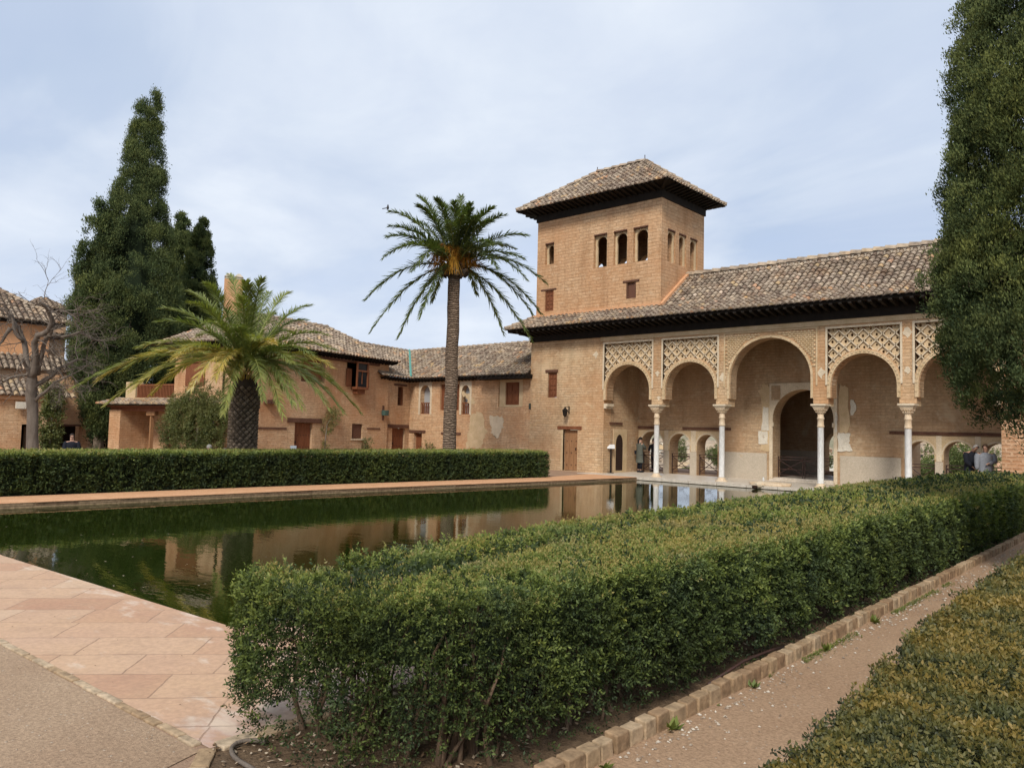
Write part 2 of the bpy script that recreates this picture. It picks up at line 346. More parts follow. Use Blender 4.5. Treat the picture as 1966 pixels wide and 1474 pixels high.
# ================================================================== ROOFS
def roof_patch(tiles, base, poly, e, spacing=.235, L=.31, r=.092, lip=True, bright=0.0):
    """barrel tiles laid on a planar polygon; poly[0]->poly[1] is the eave; e = eave direction"""
    P0 = Vector(poly[0]); e = (Vector(poly[1]) - P0).normalized()
    nrm = None
    for q in poly[2:]:
        c = e.cross(Vector(q) - P0)
        if c.length > 1e-3: nrm = c.normalized(); break
    if nrm.z < 0: nrm = -nrm
    s = nrm.cross(e)
    if s.z < 0: s = -s
    uv = [((Vector(q) - P0).dot(e), (Vector(q) - P0).dot(s)) for q in poly]
    base.face([Vector(q) - nrm * .02 for q in poly], .5)
    umin = min(a for a, b in uv); umax = max(a for a, b in uv)
    k = max(1, int(round((umax - umin) / spacing))); du = (umax - umin) / k
    for i in range(k):
        u = umin + (i + .5) * du; hit = []
        for j in range(len(uv)):
            a, b = uv[j], uv[(j + 1) % len(uv)]
            if (a[0] - u) * (b[0] - u) < 0: hit.append(a[1] + (b[1] - a[1]) * (u - a[0]) / (b[0] - a[0]))
        if len(hit) < 2: continue
        v0, v1 = min(hit), max(hit); v = v0 - (.05 if v0 < .02 else 0); first = v0 < .02; colt = random.uniform(-.08, .08)
        while v < v1 - .06:
            v2 = min(v + L, v1 + .02); ju = random.uniform(-.012, .012); jl = random.uniform(-.01, .012); jr = random.uniform(-.015, .015)
            t = .17 + random.random() * .50 + colt + bright
            if random.random() < .085: t = random.uniform(.72, 1)
            t = min(1, max(0, t))
            ra, rb = r * 1.04, r * .86; ring = []
            for (vv, rr, h, uu) in ((v, ra, .032, u + ju), (v2 + .03, rb, -.008, u + ju + jr)):
                c = P0 + e * uu + s * vv + nrm * (h + jl)
                ring.append([c + e * (math.cos(PI * q / 4) * rr) + nrm * (math.sin(PI * q / 4) * rr * .95) for q in range(5)])
            vs = ring[0] + ring[1]; fs = [(q, q + 1, 6 + q, 5 + q) for q in range(4)]
            tiles.faces(vs, fs, t)
            tiles.faces(ring[0], [(4, 3, 2, 1, 0)], (random.uniform(.5, .95) if first and random.random() < .6 else t * .5))
            v += L - .05 + random.uniform(-.01, .01); first = False
def ridge_tiles(mb, a, b, r=.12, L=.42, t0=.42):
    a, b = Vector(a), Vector(b); d = b - a; k = max(1, int(d.length / L)); d /= k
    side = d.cross(Vector((0, 0, 1))).normalized(); up = side.cross(d).normalized()
    for i in range(k):
        p, q = a + d * i, a + d * (i + 1.1); ring = []
        for c, rr, h in ((p, r * 1.1, .03), (q, r * .9, 0)):
            ring.append([c + up * h + side * (math.cos(PI * j / 5) * rr) + up * (math.sin(PI * j / 5) * rr) for j in range(6)])
        mb.faces(ring[0] + ring[1], [(j, j + 1, 7 + j, 6 + j) for j in range(5)] + [(5, 4, 3, 2, 1, 0)], min(1, max(0, t0 + random.uniform(-.2, .25))))
def rafters(mb, fr, u0, u1, z, n0, n1, rise, step=.34, w=.11, h=.13):
    k = int((u1 - u0) / step)
    for i in range(k + 1):
        u = u0 + (u1 - u0) * i / k
        mb.bar(fr.p(u, z - rise, n0), fr.p(u, z, n1), w, h)
# ================================================================== OPENING FURNITURE
def shutter(parent, fr, u0, u1, z0, z1, n=.0, cols=2, rows=(.25, .18, .32, .25), name='window_shutter', label=None, material='wood'):
    """framed wooden leaf with raised panels, set a little into its opening"""
    if u0 > u1: u0, u1 = u1, u0
    f = MB(); w = .055
    f.fbox(fr, u0, u0 + w, z0, z1, n - .06, n + .03); f.fbox(fr, u1 - w, u1, z0, z1, n - .06, n + .03)
    f.fbox(fr, u0 + w, u1 - w, z0, z0 + w, n - .06, n + .027); f.fbox(fr, u0 + w, u1 - w, z1 - w, z1, n - .06, n + .027)
    o = f.build(name, M[material], parent)
    if label: o['label'] = label
    p = MB(); p.fbox(fr, u0 + w, u1 - w, z0 + w, z1 - w, n - .05, n - .012)
    H = z1 - z0 - 2 * w; W = u1 - u0 - 2 * w; z = z0 + w; tot = sum(rows)
    for r_ in rows:
        h = H * r_ / tot
        for c in range(cols):
            a = u0 + w + W * c / cols + W * .07; b = u0 + w + W * (c + 1) / cols - W * .07
            p.fbox(fr, a, b, z + h * .14, z + h * .86, n - .012, n + .012); m_ = min(b - a, h) * .2
            p.fbox(fr, a + m_, b - m_, z + h * .14 + m_, z + h * .86 - m_, n + .012, n + .026)
        z += h
    p.build('panel', M[material], o); return o
def plank_door(parent, fr, u0, u1, z0, z1, n=-.15, material='wood', planks=5, name='door', handle=True):
    if u0 > u1: u0, u1 = u1, u0
    d = MB(); W = (u1 - u0) / planks
    for i in range(planks): d.fbox(fr, u0 + W * i + .006, u0 + W * (i + 1) - .006, z0, z1, n - .05, n + random.uniform(-.004, .004))
    d.fbox(fr, u0, u1, z0, z1, n - .08, n - .04)
    o = d.build(name, M[material], parent)
    s = MB(); z = z0 + .25
    while z < z1 - .1:
        for i in range(planks):
            s.fbox(fr, u0 + W * (i + .5) - .02, u0 + W * (i + .5) + .02, z - .02, z + .02, n, n + .018)
        z += .55
    s.build('nail', M['iron'], o)
    if handle:
        h = MB(); h.fbox(fr, u1 - .16, u1 - .12, z0 + (z1 - z0) * .5, z0 + (z1 - z0) * .5 + .12, n, n + .05); h.build('handle', M['iron'], o)
    return o
def lintel(parent, fr, u0, u1, z0, z1, n0=-.1, n1=.05, material='lintel_wood', label=None):
    b = MB(); b.fbox(fr, min(u0, u1), max(u0, u1), z0, z1, n0, n1); o = b.build('lintel', M[material], parent)
    if label: o['label'] = label
    return o
# ================================================================== FRAMES OF THE WALLS
FY = 28.5; BY = 31.35; TY = 28.8; TX = -17.45; TB = 32.6; WB = 28.62
FP = Fr((0, FY, 0), (1, 0, 0), (0, -1, 0)); FB = Fr((0, BY, 0), (1, 0, 0), (0, -1, 0))
FT = Fr((0, TY, 0), (1, 0, 0), (0, -1, 0)); FS = Fr((TX, 0, 0), (0, 1, 0), (1, 0, 0))
FW = Fr((0, WB, 0), (1, 0, 0), (0, -1, 0))
CD = Vector((-.2157, .9765, 0)).normalized(); CN = Vector((CD.y, -CD.x, 0)); P0C = Vector((-33.6, 28.6, 0))
FC = Fr(P0C, -CD, CN); KC = P0C - CD * 12.5; FH = Fr(KC, -CN, -CD)
# ================================================================== PORTICO PALACE
portico = thing('portico_palace', 'arcaded brick palace wing with five arches on marble columns behind the pool', 'palace', (-12.5, FY, 0))
ARC = [(-20.02, -17.77, 3.70, 4.83), (-16.99, -14.72, 3.70, 4.83), (-14.06, -10.86, 4.05, 5.62), (-10.12, -7.90, 3.72, 4.85), (-7.20, -4.94, 3.72, 4.85)]
COLX = [-17.38, -14.385, -10.49, -7.55]
out = [(-24.5, -.1), (-20.13, -.1), (-20.13, 3.28)]
for i, (a, b, zs, zt) in enumerate(ARC):
    if i: out += [(COLX[i - 1] + .27, 3.06), (COLX[i - 1] + .27, 3.28)]
    L = arch(a, b, 3.28, zs, zt, 20); out += L
    if i < 4: out += [(COLX[i] - .27, 3.28), (COLX[i] - .27, 3.06)]
out += [(-4.84, 3.28), (-4.84, -.1), (1.5, -.1), (1.5, 6.55), (-24.5, 6.55)]
holes = []; LAT = []
for i, (a, b, zs, zt) in enumerate(ARC):
    c = (a + b) / 2; h = (b - a) / 2
    if i == 2: continue
    pw, Ro = h + .12, h + .17; th = math.acos(pw / Ro); zt2 = 5.80; ky = (zt - zs + .17) / Ro
    arcp = [(c + math.cos(t) * Ro, zs + math.sin(t) * Ro * ky) for t in [th + (PI - 2 * th) * k / 18 for k in range(19)]]
    holes.append([(c - pw, zt2), (c + pw, zt2)] + arcp); LAT.append((i, c, pw, Ro, ky, zs, zt2))
holes.append(rect(-22.42, -21.58, 0.02, 1.92)); holes.append(rect(-23.42, -22.86, 3.42, 4.62))
w = MB(); w.poly2d(FP, out, holes, -.55, 0)
w.build('front_wall', M['brick_portico'], portico)
pier = MB(); pier.fbox(FP, -4.82, 1.5, 0, 3.1, .004, .02); pier.build('brick_facing', M['brick_pier'], portico)
# stucco strip below the frieze, frames of the panels, arch bands
b = MB(); b.fbox(FP, -20.35, 1.5, 5.93, 6.13, 0, .035)
b.build('stucco_band', M['stucco'], portico)
for i, (a, b_, zs, zt) in enumerate(ARC):
    c = (a + b_) / 2; h = (b_ - a) / 2; bw = .13 if i != 2 else .10
    g = MB(); n_ = 26
    def ring(r, ky): return [(c + math.cos(PI - PI * k / n_) * r, zs + math.sin(PI - PI * k / n_) * r * ky) for k in range(n_ + 1)]
    ri = [(a - .012, 3.28)] + [(c + (x - c) * 1.01, z) for x, z in ring(h, (zt - zs) / h)] + [(b_ + .012, 3.28)]
    ro = [(a - bw, 3.28)] + ring(h + bw, (zt - zs + bw) / (h + bw)) + [(b_ + bw, 3.28)]
    for k in range(len(ri) - 1):
        q = [ri[k], ri[k + 1], ro[k + 1], ro[k]]; d = .045
        g.box8([FP.p(x, z, -.02) for x, z in q] + [FP.p(x, z, d) for x, z in q])
        if i != 2 or k % 2 == 0:   # small bead blocks on the band
            mx = [(ri[k][0] * .35 + ro[k][0] * .65), (ri[k + 1][0] * .35 + ro[k + 1][0] * .65)]; mz = [(ri[k][1] * .35 + ro[k][1] * .65), (ri[k + 1][1] * .35 + ro[k + 1][1] * .65)]
            p = FP.p(sum(mx) / 2, sum(mz) / 2, d + .008); g.box(p.x - .03, p.x + .03, p.y - .012, p.y + .012, p.z - .03, p.z + .03)
    g.build('arch_band', M['stucco'], portico)
    # radial bricks showing on the inside of the arch
    v = MB(); P = [(a, 3.28)] + ring(h, (zt - zs) / h) + [(b_, 3.28)]; s_ = 0; step = .085
    for k in range(len(P) - 1):
        p, q = Vector(P[k]), Vector(P[k + 1]); Lk = (q - p).length; m_ = max(1, int(Lk / step))
        for j in range(m_):
            A = p.lerp(q, (j + .12) / m_); B = p.lerp(q, (j + .88) / m_); inn = (Vector((c, zs if k else (A.y + B.y) / 2)) - (A + B) / 2).normalized() * .018
            qs = [A, B, B + inn, A + inn]
            v.box8([FP.p(x[0], x[1], -.53) for x in qs] + [FP.p(x[0], x[1], -.03) for x in qs])
    v.build('arch_brickwork', M['brick_dim'], portico)
for (i, c, pw, Ro, ky, zs, zt2) in LAT:
    f = MB(); w_ = .07; zl = zs + Ro * ky * math.sin(math.acos(pw / Ro)) * .4 + .0
    f.fbox(FP, c - pw - w_, c - pw, 3.75, zt2 + w_, -.1, .04); f.fbox(FP, c + pw, c + pw + w_, 3.75, zt2 + w_, -.1, .04)
    f.fbox(FP, c - pw, c + pw, zt2, zt2 + w_, -.1, .038)
    fo = f.build('panel_frame', M['stucco_pale'], portico)
    lat = MB(); cell = pw * 2 / 5.8; inf = MB(); hz = cell * .5; hx = cell * .5
    def inside(x, z): return abs(x - c) <= pw + .01 and z <= zt2 + .01 and ((x - c) / (Ro - .04)) ** 2 + ((z - zs) / ((Ro - .04) * ky)) ** 2 >= 1 and z > zs - .1
    for r_ in range(-8, 8):
        for q in range(-7, 8):
            x = c + q * hx; z = zt2 - hz * .3 + r_ * hz
            if (r_ + q) % 2: continue
            for sx in (-1, 1):
                x2, z2 = x + sx * hx, z - hz
                if inside((x + x2) / 2, (z + z2) / 2):
                    lat.bar(FP.p(x, z, -.09), FP.p(x2, z2, -.09), .036, .07, (0, -1, 0))
            # infill tile of this cell with little cut-outs
            zc = z - hz
            if inside(x, zc):
                k_ = .97; R_ = hx * k_; o_ = []
                rr = random.Random(q * 31 + r_ * 7 + i)
                for t in range(4):
                    an = t * PI / 2; pa = (math.cos(an), math.sin(an)); pb = (math.cos(an + PI / 2), math.sin(an + PI / 2))
                    cut = rr.uniform(.15, .40)
                    o_ += [(pa[0] * (1 - cut) + pb[0] * cut * .5, pa[1] * (1 - cut) + pb[1] * cut * .5), (pa[0] * .68 + pb[0] * .24, pa[1] * .68 + pb[1] * .24),
                           (pa[0] * .5 + pb[0] * .5, pa[1] * .5 + pb[1] * .5), (pa[0] * .24 + pb[0] * .68, pa[1] * .24 + pb[1] * .68), (pb[0] * (1 - cut) + pa[0] * cut * .5, pb[1] * (1 - cut) + pa[1] * cut * .5)]
                oo = [(x + p_[0] * R_, zc + p_[1] * R_) for p_ in o_]
                hr = rr.uniform(.03, .055); hx_, hz_ = rr.uniform(-.04, .04), rr.uniform(-.04, .04)
                hol = [(x + hx_ + math.cos(t * PI / 3) * hr, zc + hz_ + math.sin(t * PI / 3) * hr * 1.3) for t in range(6)]
                inf.poly2d(FP, oo, [hol], -.16, -.12)
    lat.build('lattice', M['stucco_pale'], fo); inf.build('pierced_tile', M['stucco'], fo)
# carved sebka panel over the wide arch: rows of small raised lozenges in a rectangular field
a, b_, zs, zt = ARC[2]; c = (a + b_) / 2; h = (b_ - a) / 2
sb = MB(); st = .15; z = 4.3
fl = MB(); fl.fbox(FP, c - 1.86, c - 1.80, 3.75, 5.91, 0, .03); fl.fbox(FP, c + 1.80, c + 1.86, 3.75, 5.91, 0, .03); fl.fbox(FP, c - 1.80, c + 1.80, 5.86, 5.91, 0, .028)
fo = fl.build('panel_frame', M['stucco'], portico)
row = 0; zz = 3.8
while zz < 5.8:
    k = -12
    for k in range(-13, 14):
        x = c + (k + (row % 2) * .5) * st * .92
        if abs(x - c) < 1.76 and (((x - c) / (h + .16)) ** 2 + (max(0, zz - zs) / (zt - zs + .16)) ** 2 > 1):
            s_ = st * .46; j = random.uniform(.75, 1.1); P = FP.p(x, zz, .0)
            sb.faces([P + Vector((-s_, 0, 0)), P + Vector((0, 0, -s_)), P + Vector((s_, 0, 0)), P + Vector((0, 0, s_)), P + Vector((0, -.055 * j, .01))], [(0, 1, 4), (1, 2, 4), (2, 3, 4), (3, 0, 4)])
            sb.fbox(FP, x - s_ * .95, x + s_ * .95, zz - .012, zz + .012, 0, .035)
    row += 1; zz += st * .5
sb.build('carved_lozenges', M['stucco'], fo)
# columns
for i, x in enumerate(COLX):
    r_ = .112; sh = MB(); sh.lathe((x, FY - .27 + .27, 0), [(.125, .16), (.118, .2), (r_, .24), (r_ * .97, 2.2), (.118, 2.22)], 24)
    so = sh.build('column', M['white_marble'], portico, True)
    nk = MB(); nk.lathe((x, FY, 0), [(.118, 2.2), (.125, 2.22), (.13, 2.26), (.112, 2.29), (.108, 2.48), (.12, 2.50), (.135, 2.53), (.12, 2.56), (.108, 2.58), (.108, 2.70)], 20)
    nk.build('neck', M['tan_marble'], so, True)
    cp = MB(); cp.lathe((x, FY, 0), [(.11, 2.68, 0), (.135, 2.72, .05), (.15, 2.78, .3), (.20, 2.86, .8), (.215, 2.92, .9), (.205, 2.94, 1)], 24)
    for t in range(16):
        an = t * PI / 8 + .1
        for z_, q in ((2.76, .155), (2.83, .19)):
            m_ = 1 / max(abs(math.cos(an)), abs(math.sin(an))); q *= 1 + (m_ - 1) * .6
            cp.lathe((x + math.cos(an) * q, FY + math.sin(an) * q, z_), [(.008, -.025), (.024, 0), (.008, .025)], 5)
    cp.build('capital', M['tan_marble'], so)
    ab = MB(); ab.box(x - .27, x + .27, FY - .27, FY + .27, 2.99, 3.055); ab.box(x - .23, x + .23, FY - .23, FY + .23, 2.94, 2.99); ab.build('abacus', M['stucco_pale'], so)
    ab = MB(); ab.box(x - .27, x + .27, FY + .275, FY + .55, 2.99, 3.055); ab.build('impost', M['stucco'], so)
    bs = MB(); bs.lathe((x, FY, 0), [(.25, 0, .0), (.25, .03), (.17, .07), (.15, .12), (.13, .16)], 24); bs.build('base', M['tan_marble'], so, True)
cn = MB()
cn.box(-20.13, -19.93, FY - .02, FY + .5, 3.0, 3.12); cn.box(-20.13, -20.0, FY - .02, FY + .5, 2.9, 3.0); cn.box(-5.04, -4.84, FY - .02, FY + .5, 3.0, 3.12)
cn.build('impost', M['stucco_pale'], portico)
# side walls inside, ceiling
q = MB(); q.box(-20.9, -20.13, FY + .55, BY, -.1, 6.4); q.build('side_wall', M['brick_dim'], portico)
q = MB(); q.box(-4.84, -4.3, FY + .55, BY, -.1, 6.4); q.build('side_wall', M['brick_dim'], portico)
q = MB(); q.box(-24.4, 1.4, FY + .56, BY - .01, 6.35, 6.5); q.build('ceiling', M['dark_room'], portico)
# niche in the side wall
FN = Fr((-20.13, 0, 0), (0, 1, 0), (1, 0, 0))
q = MB(); q.poly2d(FN, rect(29.25, 30.35, .0, 2.0), [arch(29.45, 30.05, .1, 1.3, 1.75, 10)], 0, .03); q.build('niche_frame', M['stucco'], portico)
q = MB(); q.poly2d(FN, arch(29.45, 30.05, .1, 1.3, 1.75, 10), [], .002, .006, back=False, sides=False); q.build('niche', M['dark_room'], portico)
lintel(portico, FN, 28.95, 29.95, 2.2, 2.3, -.02, .05)
# back wall with door arch and windows
def bx(x): return FB.uz(x, 860)[0]
CA = (-13.52, -11.02)   # central doorway
wins = [(-19.95, -18.75), (-18.42, -17.38), (-17.02, -16.02)]
rw = [(-8.32, -7.42), (-7.12, -6.18), (-5.88, -5.0)]
out = [(-20.2, -.12), (-20.2, 6.5), (-4.3, 6.5), (-4.3, -.12)]
holes = [arch(CA[0], CA[1], .06, 2.55, 3.78, 20)]
for a, b_ in wins + rw: holes.append(arch(a, b_, .02, 1.33, 1.33 + (b_ - a) * .50, 14))
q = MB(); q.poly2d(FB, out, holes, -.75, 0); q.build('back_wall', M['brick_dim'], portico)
for a, b_ in wins + rw:
    c = (a + b_) / 2; h = (b_ - a) / 2; f = MB()
    L1 = arch(a, b_, 1.12, 1.33, 1.33 + h, 14); L2 = [(a - .14, 1.12)] + [(a - .14, 2.0 if k == 7 else 1.98) for k in range(1)] + [(b_ + .14, 1.98), (b_ + .14, 1.12)]
    f.poly2d(FB, [(a - .14, 1.12), (a - .14, 1.98), (b_ + .14, 1.98), (b_ + .14, 1.12)] + list(reversed(L1)), [], .001, .025)
    fo = f.build('window_surround', M['stucco'], portico)
    g = MB()
    for k in range(14):
        t0, t1 = PI * k / 14, PI * (k + 1) / 14
        pts = [(c + math.cos(t) * r__, 1.33 + math.sin(t) * r__) for t, r__ in ((t0, h + .02), (t1, h + .02), (t1, h + .07), (t0, h + .07))]
        g.box8([FB.p(x, z, .02) for x, z in pts] + [FB.p(x, z, .045) for x, z in pts])
    g.build('moulding', M['stucco_pale'], fo)
    for x0, x1 in ((a - .30, a - .015), (b_ + .015, b_ + .30)):
        if x0 < -20.1 or x1 > -4.9: continue
edges = sorted([(wins[0][1], wins[1][0]), (wins[1][1], wins[2][0]), (rw[0][1], rw[1][0]), (rw[1][1], rw[2][0])])
for x0, x1 in edges:
    g = MB(); g.fbox(FB, x0 + .02, x1 - .02, .0, 1.05, -.1, .04); g.build('pillar_dado', M['dado'], portico)
    g = MB(); g.fbox(FB, x0 + .06, x1 - .06, 1.06, 2.0, -.1, .034); g.build('pillar_plaster', M['stucco_pale'], portico)
d = MB(); d.fbox(FB, -15.85, CA[0] - .25, 0, 1.12, 0, .03); d.build('dado', M['dado'], portico)
d = MB(); d.fbox(FB, CA[1] + .25, -8.55, 0, 1.14, 0, .03); d.build('dado', M['dado'], portico)
d = MB(); d.fbox(FB, -20.1, -19.98, 0, 1.1, 0, .03); d.build('dado', M['dado'], portico)
lintel(portico, FB, -20.55, -19.05, 2.06, 2.17); lintel(portico, FB, -17.75, -15.4, 2.05, 2.16); lintel(portico, FB, -8.95, -4.9, 2.03, 2.14)
# plaster frame round the doorway with its spandrels, plus torn plaster patches
c = (CA[0] + CA[1]) / 2; h = (CA[1] - CA[0]) / 2
f = MB(); f.poly2d(FB, [(CA[0] - .14, .0), (CA[0] - .14, 4.05), (CA[1] + .14, 4.05), (CA[1] + .14, .0)] + list(reversed(arch(CA[0], CA[1], .0, 2.55, 3.78, 20))), [], .001, .035)
fo = f.build('door_surround', M['stucco_pale'], portico)
g = MB(); g.fbox(FB, CA[0] - .05, CA[0] + .33, 3.35, 3.95, .035, .05); g.build('spandrel', M['brick_dim'], fo)
g = MB(); g.fbox(FB, CA[0] - .02, CA[0] + .05, 2.25, 2.42, .0, .08); g.fbox(FB, CA[1] - .05, CA[1] + .02, 2.25, 2.42, .0, .08); g.build('impost', M['stucco_pale'], fo)
def ragged(poly, seed, amp=.05, n=5):
    rr = random.Random(seed); o_ = []
    for k in range(len(poly)):
        a, b_ = poly[k], poly[(k + 1) % len(poly)]
        for j in range(n): t = j / n; o_.append((a[0] + (b_[0] - a[0]) * t + rr.uniform(-amp, amp), a[1] + (b_[1] - a[1]) * t + rr.uniform(-amp, amp)))
    return o_
for sd, pl in enumerate([[(1456, 852), (1474, 852), (1474, 828), (1457, 828)], [(1609, 867), (1637, 865), (1631, 850), (1634, 831), (1609, 831)], [(1633, 797), (1638, 797), (1646, 783), (1640, 768), (1633, 768)], [(1463, 826), (1476, 826), (1476, 782), (1466, 782)], [(1603, 829), (1608, 829), (1608, 791), (1603, 791)]]):
    P = [FB.uz(x, y) for x, y in pl]; g = MB(); g.poly2d(FB, ragged(P, sd, .025), [], .0, .028 + sd * .002); g.build('plaster_patch', M['plaster_white'], portico)
for sd, pl in enumerate([[(1460, 900 - 35), (1482, 865), (1482, 745), (1470, 735), (1458, 750), (1466, 800)], [(1612, 830), (1630, 830), (1628, 745), (1612, 735)]]):
    P = [FB.uz(x, y) for x, y in pl]; g = MB(); g.poly2d(FB, ragged(P, sd + 9, .06), [], .0, .016 + sd * .001); g.build('rubble_patch', M['stucco'], portico)
# room behind the doorway
q = MB(); y0, y1 = BY + .75, BY + 4.6; x0, x1 = -15.2, -9.6
q.poly2d(Fr((0, y1, 0), (1, 0, 0), (0, -1, 0)), rect(x0, x1, -.1, 5.4), [arch(-13.05, -11.85, .3, 1.5, 2.1, 10), rect(-11.95, -11.5, 4.0, 4.8)], -.6, 0)
q.box(x0 - .4, x0, y0, y1 + .6, -.1, 5.4); q.box(x1, x1 + .4, y0, y1 + .6, -.1, 5.4); q.box(x0, x1, y0, y1, 5.3, 5.4)
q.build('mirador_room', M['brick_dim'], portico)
d = MB(); d.box(x0, x0 + .04, y0, y1 - .01, 0, 1.3); d.fbox(Fr((0, y1, 0), (1, 0, 0), (0, -1, 0)), x0 + .05, -13.1, 0, 1.2, 0, .03); d.build('dado', M['dado'], portico)
st = MB(); st.box(CA[0] - .05, CA[1] + .05, BY - .22, BY + .75, .0, .07); st.box(CA[0], CA[1], BY + .02, BY + 4.6, .07, .13); st.build('doorstep', M['marble_floor'], portico)
# door and shutter of the left block
plank_door(portico, FP, -22.40, -21.60, .04, 1.90, -.12, 'wood_pale', 3)
g = MB(); g.fbox(FP, -22.55, -22.42, .02, 1.92, -.1, .01); g.build('door_frame', M['stucco'], portico)
lintel(portico, FP, -22.75, -21.35, 1.93, 2.08, -.1, .04, 'wood')
shutter(portico, FP, -23.40, -22.88, 3.44, 4.60, -.08)
lintel(portico, FP, -23.55, -22.80, 4.63, 4.75, -.1, .05)
for u, z, r_ in [(-20.62, 5.35, .16), (-17.38, 4.4, .12), (-14.38, 4.15, .16), (-10.47, 4.2, .17), (-7.55, 5.5, .17), (-7.55, 4.2, .12), (-17.3, 3.35, .1)]:
    g = MB(); g.poly2d(FP, ragged([(u - r_, z), (u, z - r_ * 1.2), (u + r_, z), (u, z + r_ * 1.2)], int(u * 10), .03, 3), [], 0, .012); g.build('stucco_boss', M['stucco_pale'], portico)
# eave: black timber frieze and rafters, then tiles
e = MB(); e.fbox(FP, -24.55, 1.5, 6.12, 6.58, -.1, .06); e.fbox(FP, -24.55, 1.5, 6.12, 6.16, .06, .09)
e.box(-24.56, -24.5, FY - .05, 33.4, 6.12, 6.58)
e.build('timber_frieze', M['dark_wood'], portico)
e = MB(); rafters(e, FP, -24.7, 1.4, 6.60, -.0, .88, .14, .33)
e.face([FP.p(-25.35, 6.64, .92), FP.p(1.5, 6.64, .92), FP.p(1.5, 6.60, -.05), FP.p(-24.5, 6.60, -.05)]); e.fbox(FP, -25.3, 1.5, 6.60, 6.70, .80, .88)
FE = Fr((-24.5, 0, 0), (0, 1, 0), (-1, 0, 0)); rafters(e, FE, 28.5, 33.2, 6.6, 0, .8, .14, .33)
e.face([FE.p(27.6, 6.64, .85), FE.p(33.5, 6.64, .85), FE.p(33.5, 6.6, 0), FE.p(28.5, 6.6, 0)])
e.bar((-24.4, 28.6, 6.5), (-25.3, 27.65, 6.62), .14, .12)
e.build('rafters', M['dark_wood'], portico)
EY_, EZ = 27.56, 6.70; T = MB(); Bs = MB()
roof_patch(T, Bs, [(-25.4, EY_, EZ), (TX, EY_, EZ), (TX, TY, 7.36), (-24.55, TY, 7.36)], None)
roof_patch(T, Bs, [(TX, EY_, EZ), (1.6, EY_, EZ), (1.6, 28.95, 7.36), (TX, 28.95, 7.36)], None)
roof_patch(T, Bs, [(TX, 28.95, 7.36), (1.6, 28.95, 7.36), (1.6, 31.1, 8.98), (TX, 31.1, 8.98)], None, lip=False)
roof_patch(T, Bs, [(-25.4, 33.6, EZ), (-25.4, EY_, EZ), (-24.55, TY, 7.36), (-24.55, 33.6, 7.36)], None)
Bs.face([(TX, 31.1, 8.96), (1.6, 31.1, 8.96), (1.6, 34.2, 7.0), (TX, 34.2, 7.0)])
ro = T.build('roof', M['roof_tile'], portico); Bs.build('roof_bedding', M['roof_base'], ro)
T = MB(); ridge_tiles(T, (TX, 31.1, 9.02), (1.6, 31.1, 9.02), .17, .42, .5); ridge_tiles(T, (-25.42, EY_, EZ + .04), (-24.55, TY, 7.4), .10, .36, .4)
T.build('ridge_tiles', M['roof_tile'], ro)
g = MB(); g.fbox(Fr((0, 31.1, 0), (1, 0, 0), (0, -1, 0)), TX, 1.6, 8.84, 9.02, -.16, .12); g.build('ridge_mortar', M['dado'], ro)
g = MB(); g.bar((-24.7, TY - .06, 7.42), (TX + .05, TY - .06, 7.42), .14, .12); g.bar((TX + .06, 28.7, 7.36), (TX + .06, 31.0, 9.06), .16, .12); g.build('flashing', M['terracotta'], ro)
# ================================================================== TOWER
tower = thing('lookout_tower', 'square brick lookout tower with hipped tile roof and arched windows above the arcade', 'tower', (-21, TY, 6.6))
TZ0, TZ1 = 6.65, 12.12; TL = -24.5
TWs = [(-21.06, -20.32), (-19.96, -19.22), (-18.90, -18.13)]
q = MB(); q.poly2d(FT, rect(TL, TX, TZ0, TZ1), [rect(-24.0, -23.45, 9.95, 11.02), rect(-23.96, -23.42, 7.66, 8.66), rect(-19.24, -18.72, 7.82, 8.55)] + [rect(a, b_, 9.44, 11.0) for a, b_ in TWs], -.4, 0)
q.build('front_wall', M['brick_tower'], tower)
SWs = [(29.32, 29.98), (30.30, 30.94), (31.30, 31.98)]
q = MB(); q.poly2d(FS, rect(TY + .4, TB - .4, TZ0, TZ1), [rect(a, b_, 9.39, 10.86) for a, b_ in SWs], -.4, 0); q.build('side_wall', M['brick_tower'], tower)
FBk = Fr((0, TB, 0), (1, 0, 0), (0, 1, 0)); FL = Fr((TL, 0, 0), (0, 1, 0), (-1, 0, 0))
q = MB(); q.poly2d(FBk, rect(TL, TX, TZ0, TZ1), [arch(a, b_, 9.4, 10.15, 10.6, 10) for a, b_ in ((-23.6, -22.9), (-22.0, -21.2), (-20.75, -19.95), (-19.5, -18.7))], -.4, 0); q.build('back_wall', M['brick_tower'], tower)
q = MB(); q.poly2d(FL, rect(TY + .4, TB - .4, TZ0, TZ1), [arch(30.2, 31.0, 9.4, 10.3, 10.7, 10)], -.4, 0); q.build('side_wall', M['brick_tower'], tower)
q = MB(); q.box(TL + .4, TX - .4, TY + .4, TB - .4, 9.2, 9.3); q.build('floor_slab', M['dark_room'], tower)
q = MB(); q.box(TL + .4, TX - .4, TY + .4, TB - .4, 12.0, 12.1); q.build('ceiling', M['dark_room'], tower)
for fr, ws, z0, z1 in ((FT, TWs, 9.44, 11.0), (FS, SWs, 9.39, 10.86), (FT, [(-24.0, -23.45)], 9.95, 11.02)):
    for a, b_ in ws:
        g = MB(); g.poly2d(fr, rect(a + .01, b_ - .01, z0 + .01, z1 - .05), [arch(a + .09, b_ - .07, z0 + .012, z1 - .44, z1 - .12, 14, .03)], -.22 if fr is FT else -.14, -.14 if fr is FT else -.07)
        o = g.build('arched_window', M['stucco'], tower)
        g = MB(); g.fbox(fr, a + .02, b_ - .02, z1 - .06, z1 + .0, -.3, .02); g.build('lintel', M['lintel_wood'], o)
